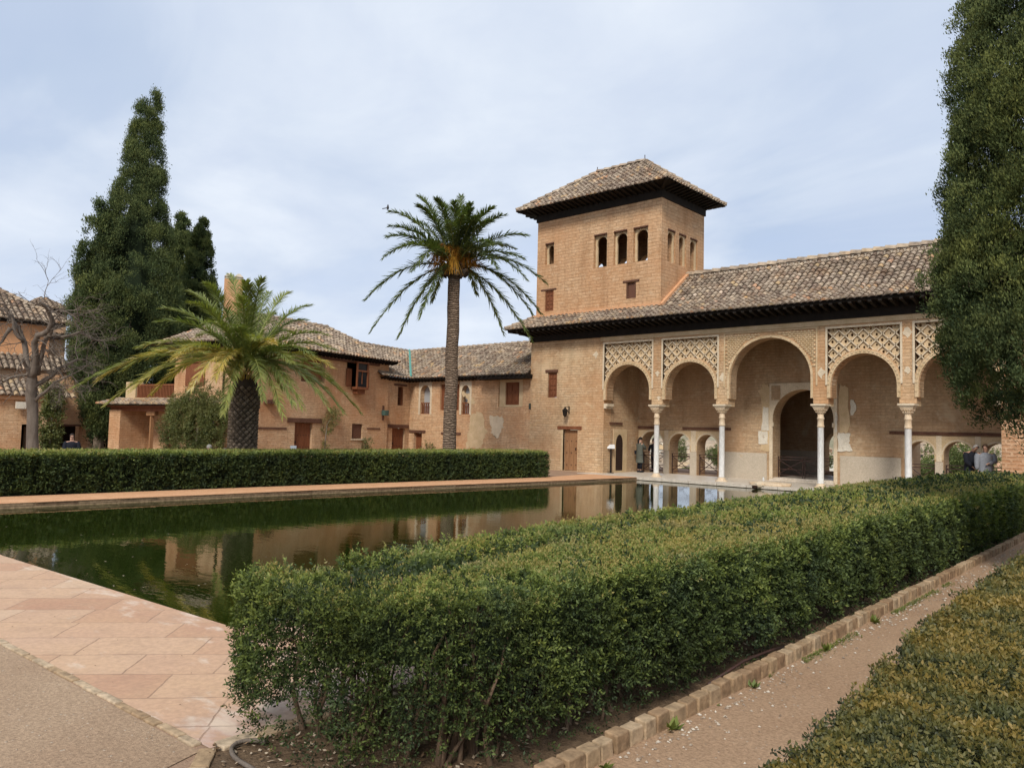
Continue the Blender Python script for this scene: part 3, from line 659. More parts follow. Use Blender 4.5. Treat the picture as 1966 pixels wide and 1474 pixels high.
shutter(tower, FT, -23.94, -23.44, 7.68, 8.64, -.06)
lintel(tower, FT, -24.2, -23.25, 8.67, 8.74, -.1, .03)
g = MB(); g.fbox(FT, -19.22, -18.74, 7.84, 8.53, -.16, -.08); o = g.build('grated_window', M['grate_wood'], tower)
g = MB(); g.fbox(FT, -19.22, -19.17, 7.84, 8.53, -.08, .0); g.fbox(FT, -18.79, -18.74, 7.84, 8.53, -.08, .0); g.build('frame', M['lintel_wood'], o)
lintel(tower, FT, -19.4, -18.55, 8.56, 8.64, -.1, .04)
e = MB(); e.box(TL - .06, TX + .06, TY - .06, TY + .0, TZ1, 12.5); e.box(TX, TX + .06, TY, TB + .06, TZ1, 12.5); e.box(TL - .06, TL, TY, TB + .06, TZ1, 12.5); e.box(TL, TX, TB, TB + .06, TZ1, 12.5)
e.build('timber_frieze', M['dark_wood'], tower)
X0, X1, Y0, Y1, ZE = -25.15, -16.66, 27.9, 33.2, 12.60
e = MB(); rafters(e, FT, TL, TX, 12.62, 0, .86, .14, .3); rafters(e, FS, TY, TB, 12.62, 0, .80, .14, .3); rafters(e, FL, TY, TB, 12.62, 0, .80, .14, .3)
for q_ in ([(X0, Y0), (X1, Y0), (TX, TY), (TL, TY)], [(X1, Y0), (X1, Y1), (TX, TB), (TX, TY)], [(X0, Y1), (X0, Y0), (TL, TY), (TL, TB)], [(X1, Y1), (X0, Y1), (TL, TB), (TX, TB)]):
    e.face([(x, y, 12.64 if k < 2 else 12.5) for k, (x, y) in enumerate(q_)])
e.bar((TX, TY, 12.5), (X1 - .05, Y0 + .05, 12.62), .14, .14); e.bar((TL, TY, 12.5), (X0 + .05, Y0 + .05, 12.62), .14, .14)
e.build('rafters', M['dark_wood'], tower)
R0, R1 = (-22.25, 30.6, 14.62), (-19.5, 30.6, 14.62); T = MB(); Bs = MB()
roof_patch(T, Bs, [(X0, Y0, ZE), (X1, Y0, ZE), R1, R0], None); roof_patch(T, Bs, [(X1, Y0, ZE), (X1, Y1, ZE), R1], None)
roof_patch(T, Bs, [(X0, Y1, ZE), (X0, Y0, ZE), R0], None); roof_patch(T, Bs, [(X1, Y1, ZE), (X0, Y1, ZE), R0, R1], None)
ro = T.build('roof', M['roof_tile'], tower); Bs.build('roof_bedding', M['roof_base'], ro)
T = MB(); up = Vector((0, 0, .05))
ridge_tiles(T, Vector(R0) + up, Vector(R1) + up, .13)
for c_, r_ in (((X0, Y0, ZE), R0), ((X1, Y0, ZE), R1), ((X1, Y1, ZE), R1), ((X0, Y1, ZE), R0)): ridge_tiles(T, Vector(c_) + up * .6, Vector(r_) + up, .12, .38, .45)
T.build('ridge_tiles', M['roof_tile'], ro)
for r_ in (R0, R1):
    g = MB(); g.tube([Vector(r_), Vector(r_) + Vector((0, 0, .35))], .02, 5); g.build('finial', M['iron'], ro)
# ================================================================== LOW WING
wing = thing('low_brick_wing', 'low brick wing with small shuttered windows between the tower block and the house', 'house wing', (-29, WB, 0))
h1, h2 = FW.uz(805, 790), FW.uz(935, 790)
def wz(x, y): return FW.uz(x, y)
holes = [arch(-32.72, -31.90, 2.60, 3.75, 4.20, 12), arch(-29.42, -28.80, 2.60, 3.72, 4.14, 12), rect(-31.1, -29.62, 2.82, 4.22), rect(-26.75, -25.1, 2.98, 4.40), rect(-28.52, -27.95, 1.33, 2.0), rect(-33.2, -32.5, 0, 1.55), rect(-30.55, -29.75, 0, 1.5)]
q = MB(); q.poly2d(FW, rect(-33.6, -24.5, -.1, 4.75), holes, -.45, 0); q.build('front_wall', M['brick_house'], wing)
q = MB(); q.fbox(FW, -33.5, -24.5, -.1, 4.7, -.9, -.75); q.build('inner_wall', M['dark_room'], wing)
def slim_window(parent, fr, u0, u1, z0, zs, zt):
    c = (u0 + u1) / 2; g = MB(); g.poly2d(fr, [(u0 - .13, z0 - .02), (u0 - .13, zt + .2), (u1 + .13, zt + .2), (u1 + .13, z0 - .02)] + list(reversed(arch(u0, u1, z0 - .02, zs, zt, 12))), [], .001, .02)
    o = g.build('arched_window', M['stucco_pale'], parent)
    g = MB(); g.fbox(fr, u0 - .05, u1 + .05, z0 - .02, zt + .05, -.33, -.30); g.build('pane', M['window_blind'], o)
    g = MB(); g.fbox(fr, u0, u1, z0, z0 + .04, -.12, -.06); g.fbox(fr, u0, u1, z0 + .58, z0 + .64, -.12, -.06)
    k = 5
    for i in range(k): g.fbox(fr, u0 + (u1 - u0) * (i + .3) / k, u0 + (u1 - u0) * (i + .7) / k, z0 + .04, z0 + .58, -.11, -.07)
    g.build('balustrade', M['wood'], o)
slim_window(wing, FW, -32.72, -31.90, 2.60, 3.75, 4.20); slim_window(wing, FW, -29.42, -28.80, 2.60, 3.72, 4.14)
shutter(wing, FW, -31.08, -29.64, 2.84, 4.2, -.12)
shutter(wing, FW, -26.33, -25.42, 3.10, 4.22, -.16, rows=(.4, .3)); g = MB()
g.fbox(FW, -26.74, -26.34, 2.99, 4.39, -.2, -.08); g.fbox(FW, -25.41, -25.11, 2.99, 4.39, -.2, -.08); g.fbox(FW, -26.34, -25.41, 4.23, 4.39, -.2, -.08); g.fbox(FW, -26.34, -25.41, 2.99, 3.09, -.2, -.08); g.build('window_surround', M['stucco'], wing)
g = MB(); g.fbox(FW, -28.50, -27.97, 1.35, 1.98, -.3, -.2); g.build('grated_window', M['grate_wood'], wing)
plank_door(wing, FW, -33.2, -32.52, .0, 1.52, -.2, 'wood', 4); plank_door(wing, FW, -30.5, -29.8, .0, 1.48, -.25, 'wood', 4)
lintel(wing, FW, -33.75 + .2, -32.2, 1.56, 1.70); lintel(wing, FW, -30.9, -29.4, 1.52, 1.63); lintel(wing, FW, -32.95, -28.5, 4.42, 4.50)
for sd, pl in enumerate([[(905, 795), (925, 790), (935, 830), (925, 860), (895, 860)], [(940, 800), (965, 798), (968, 815), (958, 840), (945, 835)], [(885, 750), (905, 757), (912, 772), (903, 778)]]):
    P = [wz(x, y) for x, y in pl]; g = MB(); g.poly2d(FW, ragged(P, sd + 40, .09, 9), [], .0, .014 + .002 * sd); g.build('plaster_patch', M['stucco_pale'] if sd == 1 else M['stucco'], wing)
# corner wing wall turned along the house
CZ = 4.30
q = MB(); q.poly2d(FC, rect(-.05, 2.6, -.1, 4.6), [rect(.62, 1.12, 3.05, 4.10), rect(.38, 1.5, 0, 1.78)], -.4, 0); q.build('corner_wall', M['brick_house'], wing)
q = MB(); q.fbox(FC, .1, 2.5, -.1, 4.5, -.8, -.7); q.build('inner_wall', M['dark_room'], wing)
g = MB(); g.fbox(FC, .62, .70, 3.05, 4.1, -.25, -.02); g.fbox(FC, 1.04, 1.12, 3.05, 4.1, -.25, -.02); g.fbox(FC, .70, 1.04, 3.5, 3.54, -.2, -.14); o = g.build('slit_window', M['wood'], wing)
g = MB(); g.fbox(FC, .70, 1.04, 3.05, 4.1, -.3, -.25); g.build('pane', M['window_glass'], o)
plank_door(wing, FC, .40, 1.48, 0, 1.76, -.1, 'wood', 5); lintel(wing, FC, .1, 1.9, 1.80, 1.98, -.1, .07); lintel(wing, FC, .35, 1.45, 4.12, 4.24, -.1, .05)
# wing roof: two slopes meeting in a tiled valley
ez = 4.50; eo = .42
e = MB(); rafters(e, FW, -33.6, -24.6, ez + .02, 0, eo, .1, .26, .09, .1); rafters(e, FC, .1, 2.7, ez + .02, 0, eo, .1, .26, .09, .1)
e.fbox(FW, -27.7, -24.4, ez - .14, ez - .04, -.02, .62); 
for k in range(11): e.fbox(FW, -27.6 + k * .31, -27.48 + k * .31, ez - .04, ez + .06, 0, .70)
e.fbox(FW, -33.6, -24.5, ez + .0, ez + .04, -.02, eo - .02)
e.build('rafters', M['dark_wood'], wing)
T = MB(); Bs = MB(); zr = 6.55
vE = Vector((-33.6, 28.6, 0)) + (-FW.n * 0) ; 
# eave lines
eB0 = Vector((-33.15, WB - eo, ez + .08)); eB1 = Vector((-24.52, WB - eo, ez + .08))
cdir = -CD
eC0 = P0C + CN * eo + cdir * 2.95; eC0.z = ez + .08
# valley foot: where both eave lines meet
den = CD.x; kx = ((WB - eo) - eC0.y) / CD.y; vf = eC0 + CD * kx; vf.z = ez + .08
DR = 31.4 - (WB - eo); rB1 = Vector((-24.52, 31.4, zr))
rC0 = eC0 - CN * DR + cdir * 1.5; rC0.z = zr
q_ = eC0 - CN * DR; vt = q_ + CD * ((31.4 - q_.y) / CD.y); vt.z = zr
roof_patch(T, Bs, [vf, eB1, rB1, vt], None)
roof_patch(T, Bs, [eC0, vf, vt, rC0], None)
ro = T.build('roof', M['roof_tile'], wing); Bs.build('roof_bedding', M['roof_base'], ro)
T = MB(); ridge_tiles(T, vt, rB1, .12); ridge_tiles(T, rC0, vt, .12)
T.build('ridge_tiles', M['roof_tile'], ro)
g = MB(); g.tint = .5; g.tube([vf + Vector((0, -.02, .10)), vt + Vector((0, 0, .12))], .07, 6); g.build('valley_pipe', M['paint'], wing)
Bs = MB(); Bs.face([rB1, vt, vt + Vector((0, 3, -2)), rB1 + Vector((0, 3, -2))]); Bs.build('rear_slope', M['roof_base'], wing)
# ================================================================== HOUSE
house = thing('brick_house', 'two storey brick house with tiled hipped roof behind the stout palm', 'house', tuple(P0C + cdir * 7), None)
HZ = 5.25
hw = [rect(3.92, 5.44, 3.85, 5.12), rect(7.72, 8.86, 0, 1.94), rect(4.08, 4.90, 1.2, 1.96), rect(7.0, 8.6, 3.9, 5.1)]
q = MB(); q.poly2d(FC, rect(2.08, 12.5, -.1, HZ), hw, -.45, .10); q.build('front_wall', M['brick_house'], house)
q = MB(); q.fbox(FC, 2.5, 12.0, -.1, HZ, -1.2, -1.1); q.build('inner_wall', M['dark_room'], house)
q = MB(); q.fbox(FC, 2.08, 2.5, 3.5, HZ, -6, -.45); q.build('gable_wall', M['brick_house'], house)
# projecting window with open shutters
g = MB(); g.fbox(FC, 4.20, 5.10, 3.72, 3.84, .0, .5); g.fbox(FC, 4.20, 4.27, 3.84, 5.05, .42, .5); g.fbox(FC, 5.03, 5.10, 3.84, 5.05, .42, .5); g.fbox(FC, 4.27, 5.03, 4.62, 4.70, .42, .5); g.fbox(FC, 4.2, 5.1, 5.05, 5.12, .1, .5)
g.fbox(FC, 4.35, 4.95, 3.5, 3.72, .1, .4); o = g.build('window_frame', M['wood'], house)
g = MB(); g.fbox(FC, 4.27, 5.03, 3.84, 5.05, .38, .42); g.build('pane', M['window_glass'], o)
g = MB(); g.fbox(FC, 4.63, 4.67, 4.0, 4.62, .42, .45); g.build('glazing_bar', M['wood'], o)
for a, b_ in ((3.80, 4.16), (5.16, 5.52)):
    g = MB(); g.fbox(FC, a, b_, 3.86, 4.75, .14, .19); g.fbox(FC, a + .06, b_ - .06, 3.92, 4.69, .19, .205); g.build('shutter', M['wood'], o)
lintel(house, FC, 3.0, 9.4, 5.06, 5.18, .1, .22)
g = MB(); g.fbox(FC, 7.1, 8.5, 3.95, 5.05, -.1, -.05); g.build('window_shutter', M['wood'], house)
plank_door(house, FC, 7.74, 8.84, 0, 1.92, -.02, 'wood', 6); lintel(house, FC, 7.15, 9.35, 1.95, 2.15, -.1, .16)
g = MB(); g.fbox(FC, 4.10, 4.88, 1.22, 1.94, -.06, .02); g.build('grated_window', M['grate_wood'], house)
g = MB(); g.fbox(FC, 4.0, 4.98, 1.12, 1.19, .0, .15); g.build('sill', M['stucco_pale'], house)
lintel(house, FC, 9.4, 11.1, 1.62, 1.70, .0, .13); lintel(house, FC, 2.7, 3.75, 1.70, 1.77, .0, .13)
g = MB()
for k in range(3): g.fbox(FC, 10.1 + k * .25, 10.3 + k * .25, 2.75, 2.9 + .05 * (k % 2), .05, .35)
g.build('corbel', M['lintel_wood'], house)
# upper end wall, terrace and porch on the left side of the house
q = MB(); q.fbox(FH, 0.0, 4.7, 2.8, HZ, -1.15, -.7); q.build('end_wall', M['brick_house'], house)
g = MB(); g.fbox(FH, 2.4, 4.05, 4.55, 4.7, -.7, -.6); g.build('lintel', M['wood'], house); g = MB(); g.fbox(FH, 2.6, 3.9, 3.5, 4.55, -.72, -.66); g.build('window_shutter', M['wood'], house)
q = MB(); q.poly2d(FH, rect(0, 8.45, -.1, 2.75), [rect(5.95, 6.35, .5, 1.38)], -2.0, -1.6); q.build('porch_wall', M['brick_house'], house)
q = MB(); q.fbox(FH, 7.6, 8.45, -.1, 2.35, -1.6, -.02); q.build('porch_pier', M['brick_house'], house)
plank_door(house, FH, 5.98, 6.32, .5, 1.36, -1.72, 'wood', 3)
q = MB(); q.fbox(FH, 7.55, 8.3, 2.85, 3.72, -1.1, -.7); q.build('terrace_pillar', M['stucco'], house)
q = MB(); q.fbox(FH, .2, 8.5, 2.30, 2.48, -.35, -.1); q.fbox(FH, .2, 8.5, 2.48, 2.56, -1.6, .1); q.build('porch_beam', M['wood'], house)
q = MB(); c = FH.p(5.50, 0, -.2); q.box(c.x - .07, c.x + .07, c.y - .07, c.y + .07, 0, 2.1); q.fbox(FH, 5.2, 5.8, 2.1, 2.3, -.32, -.1); q.build('porch_post', M['wood_pale'], house)
q = MB(); q.fbox(FH, 0.1, 8.5, 2.7, 2.84, -3, -.72); q.build('terrace_slab', M['stucco'], house)
q = MB(); q.fbox(FH, 4.7, 7.55, 3.52, 3.60, -.80, -.72); q.fbox(FH, 4.7, 7.55, 2.92, 2.98, -.80, -.72)
k = 26
for i in range(k): q.fbox(FH, 4.72 + 2.8 * i / k, 4.77 + 2.8 * i / k, 2.98, 3.52, -.785, -.735)
q.build('terrace_railing', M['wood'], house)
T = MB(); Bs = MB()
roof_patch(T, Bs, [FH.p(9.0, 2.60, .32), FH.p(.3, 2.60, .32), FH.p(.3, 2.88, -.68), FH.p(9.0, 2.88, -.68)], None, bright=.25)
ro = T.build('porch_roof', M['roof_tile'], house); Bs.build('roof_bedding', M['roof_base'], ro)
# main roof
eo = .5; hz = 5.36; n0 = .1 + eo
A = FC.p(1.75, hz, n0); B = FC.p(12.2, hz, n0); Cc = FC.p(13.0, hz, n0)
EL = FH.p(5.55, hz + .1, -.25); K1 = FC.p(12.75, hz, n0)
rr0 = FC.p(4.0, 7.12, -2.7); rr1 = FC.p(9.6, 7.12, -2.7)
T = MB(); Bs = MB()
roof_patch(T, Bs, [K1, A, rr0, rr1], None)
roof_patch(T, Bs, [EL, K1, rr1], None)
backR = FC.p(1.75, hz, -6); backL = FC.p(12.75, hz, -6)
roof_patch(T, Bs, [A, backR, rr0], None)
Bs.face([EL, rr1, FH.p(5.5, hz, -6)]); Bs.face([rr0, rr1, backL, backR])
ro = T.build('roof', M['roof_tile'], house); Bs.build('roof_bedding', M['roof_base'], ro)
T = MB(); ridge_tiles(T, rr0, rr1, .13); ridge_tiles(T, A, rr0, .11, .36, .45); ridge_tiles(T, K1, rr1, .11, .36, .45); T.build('ridge_tiles', M['roof_tile'], ro)
e = MB(); rafters(e, FC, 1.9, 12.5, hz - .03, .1, n0 - .05, .1, .26, .09, .12)
e.face([FC.p(1.8, hz - .0, n0 - .03), FC.p(12.7, hz - .0, n0 - .03), FC.p(12.5, hz - .02, .0), FC.p(2.1, hz - .02, .0)]); e.fbox(FC, 2.05, 12.5, HZ, hz - .02, .0, .14)
e.fbox(FH, 0, 5.2, HZ - .03, hz + .04, -1.0, -.35)
e.build('rafters', M['dark_wood'], house)
# ================================================================== GROUND AND POOL
def fan_struct(name, outer, holes, z, material):
    b = MB(); fr = Fr((0, 0, 0), (1, 0, 0), (0, 1, 0))
    tri = tessellate_polygon([[Vector((x, y, 0)) for x, y in L] for L in [outer] + holes]); flat = [q for L in [outer] + holes for q in L]
    b.faces([(x, y, z) for x, y in flat], [tuple(t) for t in tri])
    bm = b.build(name, M[material]); me = bm.data
    for p in me.polygons:
        if p.normal.z < 0: p.flip()
    return tag(bm, kind='structure')
POOL = [(-19.35, 3.18), (-12.0, 3.22), (-6.55, 3.60), (-6.75, 27.38), (-17.62, 27.38), (-17.98, 22.0), (-18.9, 12.6), (-19.25, 5.0)]
fan_struct('ground', [(-90, -30), (60, -30), (60, 37), (-90, 37)], [POOL], 0.0, 'dirt')
b = MB()
for i in range(len(POOL)):
    p, q = POOL[i], POOL[(i + 1) % len(POOL)]; b.face([(*p, -.7), (*q, -.7), (*q, 0), (*p, 0)])
b.face([(*p, -.7) for p in POOL]); tag(b.build('pool_basin', M['kerb_stone']), kind='structure')
b = MB(); b.face([(-19.6, 3.0, -.10), (-6.3, 3.0, -.10), (-6.3, 27.6, -.14), (-19.6, 27.6, -.14)])
b.v = [(p[0], p[1], -.105) for p in POOL]; b.f = [tuple(range(len(POOL)))]; wo = b.build('pool_water', M['pool_water']); tag(wo, kind='structure')
# sandstone paving in front of the pool and along it, gravel court, dirt path
fan_struct('stone_paving', [(-40, .23), (-4.25, 2.22), (-4.15, 2.62), (-4.32, 3.4), (-4.5, 26.8), (-6.75, 26.8), (-6.56, 3.62), (-12.0, 3.225), (-40, 3.02)], [], .006, 'sandstone_paving')
fan_struct('gravel_court', [(-40, -20), (-3.6, -20), (-3.9, 1.2), (-4.25, 2.16), (-40, .19)], [], .005, 'gravel')
fan_struct('dirt_path', [(-2.58, -2), (-1.2, -2), (-1.2, 26), (-2.66, 26)], [], .005, 'path_dirt')
fan_struct('soil_bed', [(-4.28, 2.28), (-4.12, 2.16), (-4.0, 2.02), (-3.82, 1.97), (-3.6, 1.8), (-3.3, 1.72), (-2.60, 1.5), (-2.68, 26), (-4.3, 26), (-4.3, 2.7)], [], .008, 'soil')
b = MB()
L = [(-20.9, 4.0), (-20.5, 12.6), (-19.5, 23.6), (-20.0, 27.3)]; Rr = [(-19.3, 4.0), (-18.9, 12.6), (-17.98, 22.0), (-17.62, 27.38)]
for i in range(3): b.face([(*L[i], .012), (*Rr[i], .012), (*Rr[i + 1], .012), (*L[i + 1], .012)])
tag(b.build('pool_walk', M['terracotta']), kind='structure')
# coping stones along the left pool edge
b = MB(); A = [(-19.3, 4.0), (-18.9, 12.6), (-17.98, 22.0), (-17.62, 27.3)]
for i in range(3):
    p, q = Vector((*A[i], 0)), Vector((*A[i + 1], 0)); n_ = int((q - p).length / .8); d = (q - p) / n_; s = Vector((d.y, -d.x, 0)).normalized()
    for k in range(n_):
        a = p + d * (k + .012); c = p + d * (k + .988); o1 = random.uniform(.0, .02); h = .016 + random.uniform(-.004, .004); b.mi = 1
        b.box8([a - s * .3, c - s * .3, c + s * (.02 + o1), a + s * (.02 + o1)] + [v + Vector((0, 0, h)) for v in (a - s * .3, c - s * .3, c + s * (.02 + o1), a + s * (.02 + o1))], random.uniform(.3, 1))
        b.mi = 0; a2 = a + Vector((0, 0, -.06)); c2 = c + Vector((0, 0, -.06)); h2 = .055
        b.box8([a2 - s * .2, c2 - s * .2, c2 + s * .012, a2 + s * .012] + [v + Vector((0, 0, h2)) for v in (a2 - s * .2, c2 - s * .2, c2 + s * .012, a2 + s * .012)], random.uniform(.0, .5))
tag(b.build('pool_coping', [M['kerb_stone'], M['terracotta']]), kind='structure')
# marble platform of the arcade
b = MB(); b.box(-20.75, -4.5, 27.40, 31.34, -.02, .012)
k = 0; x = -17.6
while x < -6.8: b.box(x + .01, min(x + 1.2, -6.76) - .01, 27.33, 27.46, -.085, .020); x += 1.2
tag(b.build('marble_floor', M['marble_floor']), kind='structure')
# kerbs
b = MB(); x = -13.0
while x < -4.35:
    l = random.uniform(.14, .3); y = 2.2 + (x + 4.24) * .055 + random.uniform(-.008, .008)
    zk = .012 + random.uniform(-.003, .004); y2 = y + l * .055
    b.box8([(x, y - .03, -.02), (x + l - .012, y2 - .03, -.02), (x + l - .012, y2 + .03, -.02), (x, y + .03, -.02), (x, y - .03, zk), (x + l - .012, y2 - .03, zk), (x + l - .012, y2 + .03, zk), (x, y + .03, zk)], random.uniform(.35, .9)); x += l
y = 2.25; x = -4.22
for k in range(5):
    b.box(x - .05 - k * .0, x + .07, y, y + .24, -.02, .03, random.uniform(.7, 1)); y += .26; x -= .0
for k, (xx, yy, l_) in enumerate([(-4.12, 2.12, .2), (-3.93, 1.97, .18), (-3.74, 1.84, .22), (-3.5, 1.72, .2)]): b.bar((xx - l_ * .5, yy + l_ * .38, .0), (xx + l_ * .45, yy - l_ * .34, .0), .10, .05 + .01 * k, tint=.5 + .1 * k)
y = 1.9
while y < 26.0:
    l = random.uniform(.13, .19); j = random.uniform(-.008, .008); h = .108 + random.uniform(-.010, .008); sk = random.uniform(-.012, .012); w_ = .048 + random.uniform(-.005, .005)
    x0 = -2.597 - .0035 * (y - 3) + j; b.box8([(x0 - w_, y, -.05), (x0 + w_, y + sk, -.05), (x0 + w_, y + l - .012 + sk, -.05), (x0 - w_, y + l - .012, -.05),
                            (x0 - w_ * .93, y + .008, h), (x0 + w_ * .92, y + .008 + sk, h - .006), (x0 + w_ * .92, y + l - .02 + sk, h + random.uniform(-.006, .004)), (x0 - w_ * .93, y + l - .02, h)], random.uniform(.2, .75)); y += l
ko = b.build('kerb', M['kerb_stone']); tag(ko, kind='structure')
mo = ko.modifiers.new('bev', 'BEVEL'); mo.width = .009; mo.segments = 2
# hillside across the valley
gx = np.concatenate([np.linspace(-900, -60, 40), np.linspace(-50, 600, 20)]); gy = np.array([37.2, 40, 50, 70, 100, 130, 160, 200, 240, 280, 320, 360, 400, 440, 470, 500, 600, 900])
def hill(x, y):
    if y < 40: return -.3
    if y < 130: return -.3 - (y - 40) / 90 * 38
    h = -38 + (min(y, 470) - 130) * .145
    if y > 470: h -= (y - 470) * .02
    return h + noise.noise(Vector((x * .012, y * .012, 0))) * 5
b = MB(); vs = [(float(x), float(y), hill(x, y)) for y in gy for x in gx]; nx = len(gx)
b.faces(vs, [(j * nx + i, j * nx + i + 1, (j + 1) * nx + i + 1, (j + 1) * nx + i) for j in range(len(gy) - 1) for i in range(nx - 1)])
mk_rough('hillside', (.17, .16, .09), (.34, .29, .2), .05, .95, .2, .4)
tag(b.build('hillside', M['hillside'], smooth=True), kind='structure')
# ================================================================== LEAF CLOUDS
def unit(a): return a / np.maximum(np.linalg.norm(a, axis=1, keepdims=True), 1e-9)
def leaf_mesh(name, base, d, side, ln, wd, tint, mats, parent=None, fold=0.0):
    """one diamond leaf per row: base point, direction, side vector, length, width"""
    n = len(base); ln = np.broadcast_to(ln, n)[:, None]; wd = np.broadcast_to(wd, n)[:, None]
    nrm = np.cross(d, side)
    m_ = base + d * ln * .45
    V = np.stack([base, m_ + side * wd * .5 + nrm * wd * fold, base + d * ln, m_ - side * wd * .5 + nrm * wd * fold], 1).reshape(-1, 3)
    me = bpy.data.meshes.new(name); me.vertices.add(4 * n); me.vertices.foreach_set('co', V.astype(np.float32).ravel())
    me.loops.add(4 * n); me.loops.foreach_set('vertex_index', np.arange(4 * n, dtype=np.int32))
    me.polygons.add(n); me.polygons.foreach_set('loop_start', np.arange(0, 4 * n, 4, dtype=np.int32)); me.polygons.foreach_set('loop_total', np.full(n, 4, dtype=np.int32))
    me.update(calc_edges=True)
    a = me.attributes.new('tint', 'FLOAT', 'FACE'); a.data.foreach_set('value', np.clip(np.broadcast_to(tint, n), 0, 1).astype(np.float32))
    return link(me, name, mats, parent)
def shoots(P, N, L, leaf, nleaf, tint, spread=.6, up=.25, wr=.45, tip=.25):
    """little twigs carrying leaves: arrays of twig bases P and outward directions N"""
    n = len(P); A = unit(N + RNG.normal(0, spread, (n, 3)) + np.array([0, 0, up]))
    o = unit(np.cross(A, RNG.normal(0, 1, (n, 3)))); q = np.cross(A, o)
    L = np.broadcast_to(L, n); leaf = np.broadcast_to(leaf, n)
    t = np.linspace(.15, 1, nleaf)[None, :] + RNG.normal(0, .03, (n, nleaf)); ph = np.arange(nleaf)[None, :] * 2.4 + RNG.uniform(0, 6.28, (n, 1))
    rad = o[:, None, :] * np.cos(ph)[..., None] + q[:, None, :] * np.sin(ph)[..., None]
    B = P[:, None, :] + A[:, None, :] * (L[:, None] * t)[..., None]
    D = A[:, None, :] * .55 + rad * (1.05 - t)[..., None] * .9 + rad * .35 + RNG.normal(0, .15, (n, nleaf, 3))
    B = B.reshape(-1, 3); D = unit(D.reshape(-1, 3)); S = unit(np.cross(D, RNG.normal(0, .5, D.shape) + np.cross(D, np.repeat(A, nleaf, 0))))
    ls = np.repeat(leaf, nleaf) * RNG.uniform(.7, 1.2, len(B)); tt = np.repeat(np.broadcast_to(tint, n), nleaf) + (t.reshape(-1) - .6) * tip + RNG.normal(0, .06, len(B))
    return B, D, S, ls, ls * wr, tt
def cat(parts): return [np.concatenate([p[i] for p in parts]) for i in range(6)]
def fbm(P, s, seed=0):
    """cheap smooth value noise for arrays"""
    r = np.random.default_rng(seed); out = np.zeros(len(P))
    for k in range(6):
        w = r.normal(0, 1, 3) * s * (1 + .5 * k); out += np.sin(P @ w + r.uniform(0, 6.28)) * np.sin(P @ (r.normal(0, 1, 3) * s * (1 + .5 * k)) + r.uniform(0, 6.28)) / (1 + .3 * k)
    return out / 2.2
def dist_cam(P): return np.linalg.norm(P - np.array([0, 0, 1.85]), axis=1)
def poly_prism_core(name, poly, z0, z1, material, parent, tint=.1):  # dark solid filling added inside a hedge to stand for its shaded inside
    b = MB(); b.tint = tint; n = len(poly); vs = [(x, y, z0) for x, y in poly] + [(x, y, z1) for x, y in poly]
    b.faces(vs, [tuple(range(n - 1, -1, -1)), tuple(range(n, 2 * n))] + [(i, (i + 1) % n, n + (i + 1) % n, n + i) for i in range(n)])
    return b.build(name, M[material], parent)
def hedge_points(poly, z0, z1, dens, ref=4.0, power=1.35, top=True, sidebias=1.0, only=None):
    """points on the sides and top of a prism, thinned with distance"""
    P = []; N = []; k = len(poly)
    for i in range(k):
        if only is not None and i not in only: continue
        a, b_ = np.array(poly[i]), np.array(poly[(i + 1) % k]); e = b_ - a; l = np.linalg.norm(e); nn = np.array([e[1], -e[0]]) / l
        m_ = int(l * (z1 - z0) * dens * sidebias); t = RNG.uniform(0, 1, m_); z = RNG.uniform(z0, z1, m_)
        p = np.stack([a[0] + e[0] * t, a[1] + e[1] * t, z], 1); P.append(p); N.append(np.tile([nn[0], nn[1], 0.1], (m_, 1)))
    if top:
        A = np.array(poly); lo, hi = A.min(0), A.max(0); m_ = int((hi - lo).prod() * dens); p = RNG.uniform(lo, hi, (m_, 2)); ins = np.zeros(m_, bool)
        for i in range(k):
            a, b_ = A[i], A[(i + 1) % k]; c = ((a[1] > p[:, 1]) != (b_[1] > p[:, 1])) & (p[:, 0] < (b_[0] - a[0]) * (p[:, 1] - a[1]) / (b_[1] - a[1] + 1e-12) + a[0]); ins ^= c
        p = p[ins]; P.append(np.column_stack([p, np.full(len(p), z1)])); N.append(np.tile([0, 0, 1.], (len(p), 1)))
    P = np.concatenate(P); N = np.concatenate(N); d = dist_cam(P); k_ = np.maximum(1, d / ref) ** power
    keep = RNG.uniform(0, 1, len(P)) < 1 / k_ ** 1.0
    return P[keep], N[keep], k_[keep] ** .5
# ---- right foreground hedge
hedge = thing('box_hedge', 'tall bushy near box hedge along the stone edged path, its bare stems showing', 'hedge', (-3.5, 2.6, 0), 'clipped hedges')
HP = [(-4.52, 2.82), (-4.42, 2.44), (-3.95, 2.38), (-3.45, 2.52), (-3.02, 2.84), (-2.82, 3.4), (-2.75, 6), (-2.80, 12), (-2.88, 23.5), (-4.6, 23.5), (-4.85, 16), (-4.62, 6), (-4.50, 3.6)]
P, N, K = hedge_points(HP, .02, .95, 2900, 3.6)
lump = (fbm(P, 3.2, 3) * .05 + fbm(P, 8, 5) * .05) * np.where(N[:, 2] > .5, .16, 1)
hol = fbm(P, 2.2, 9)
side = N[:, 2] < .5
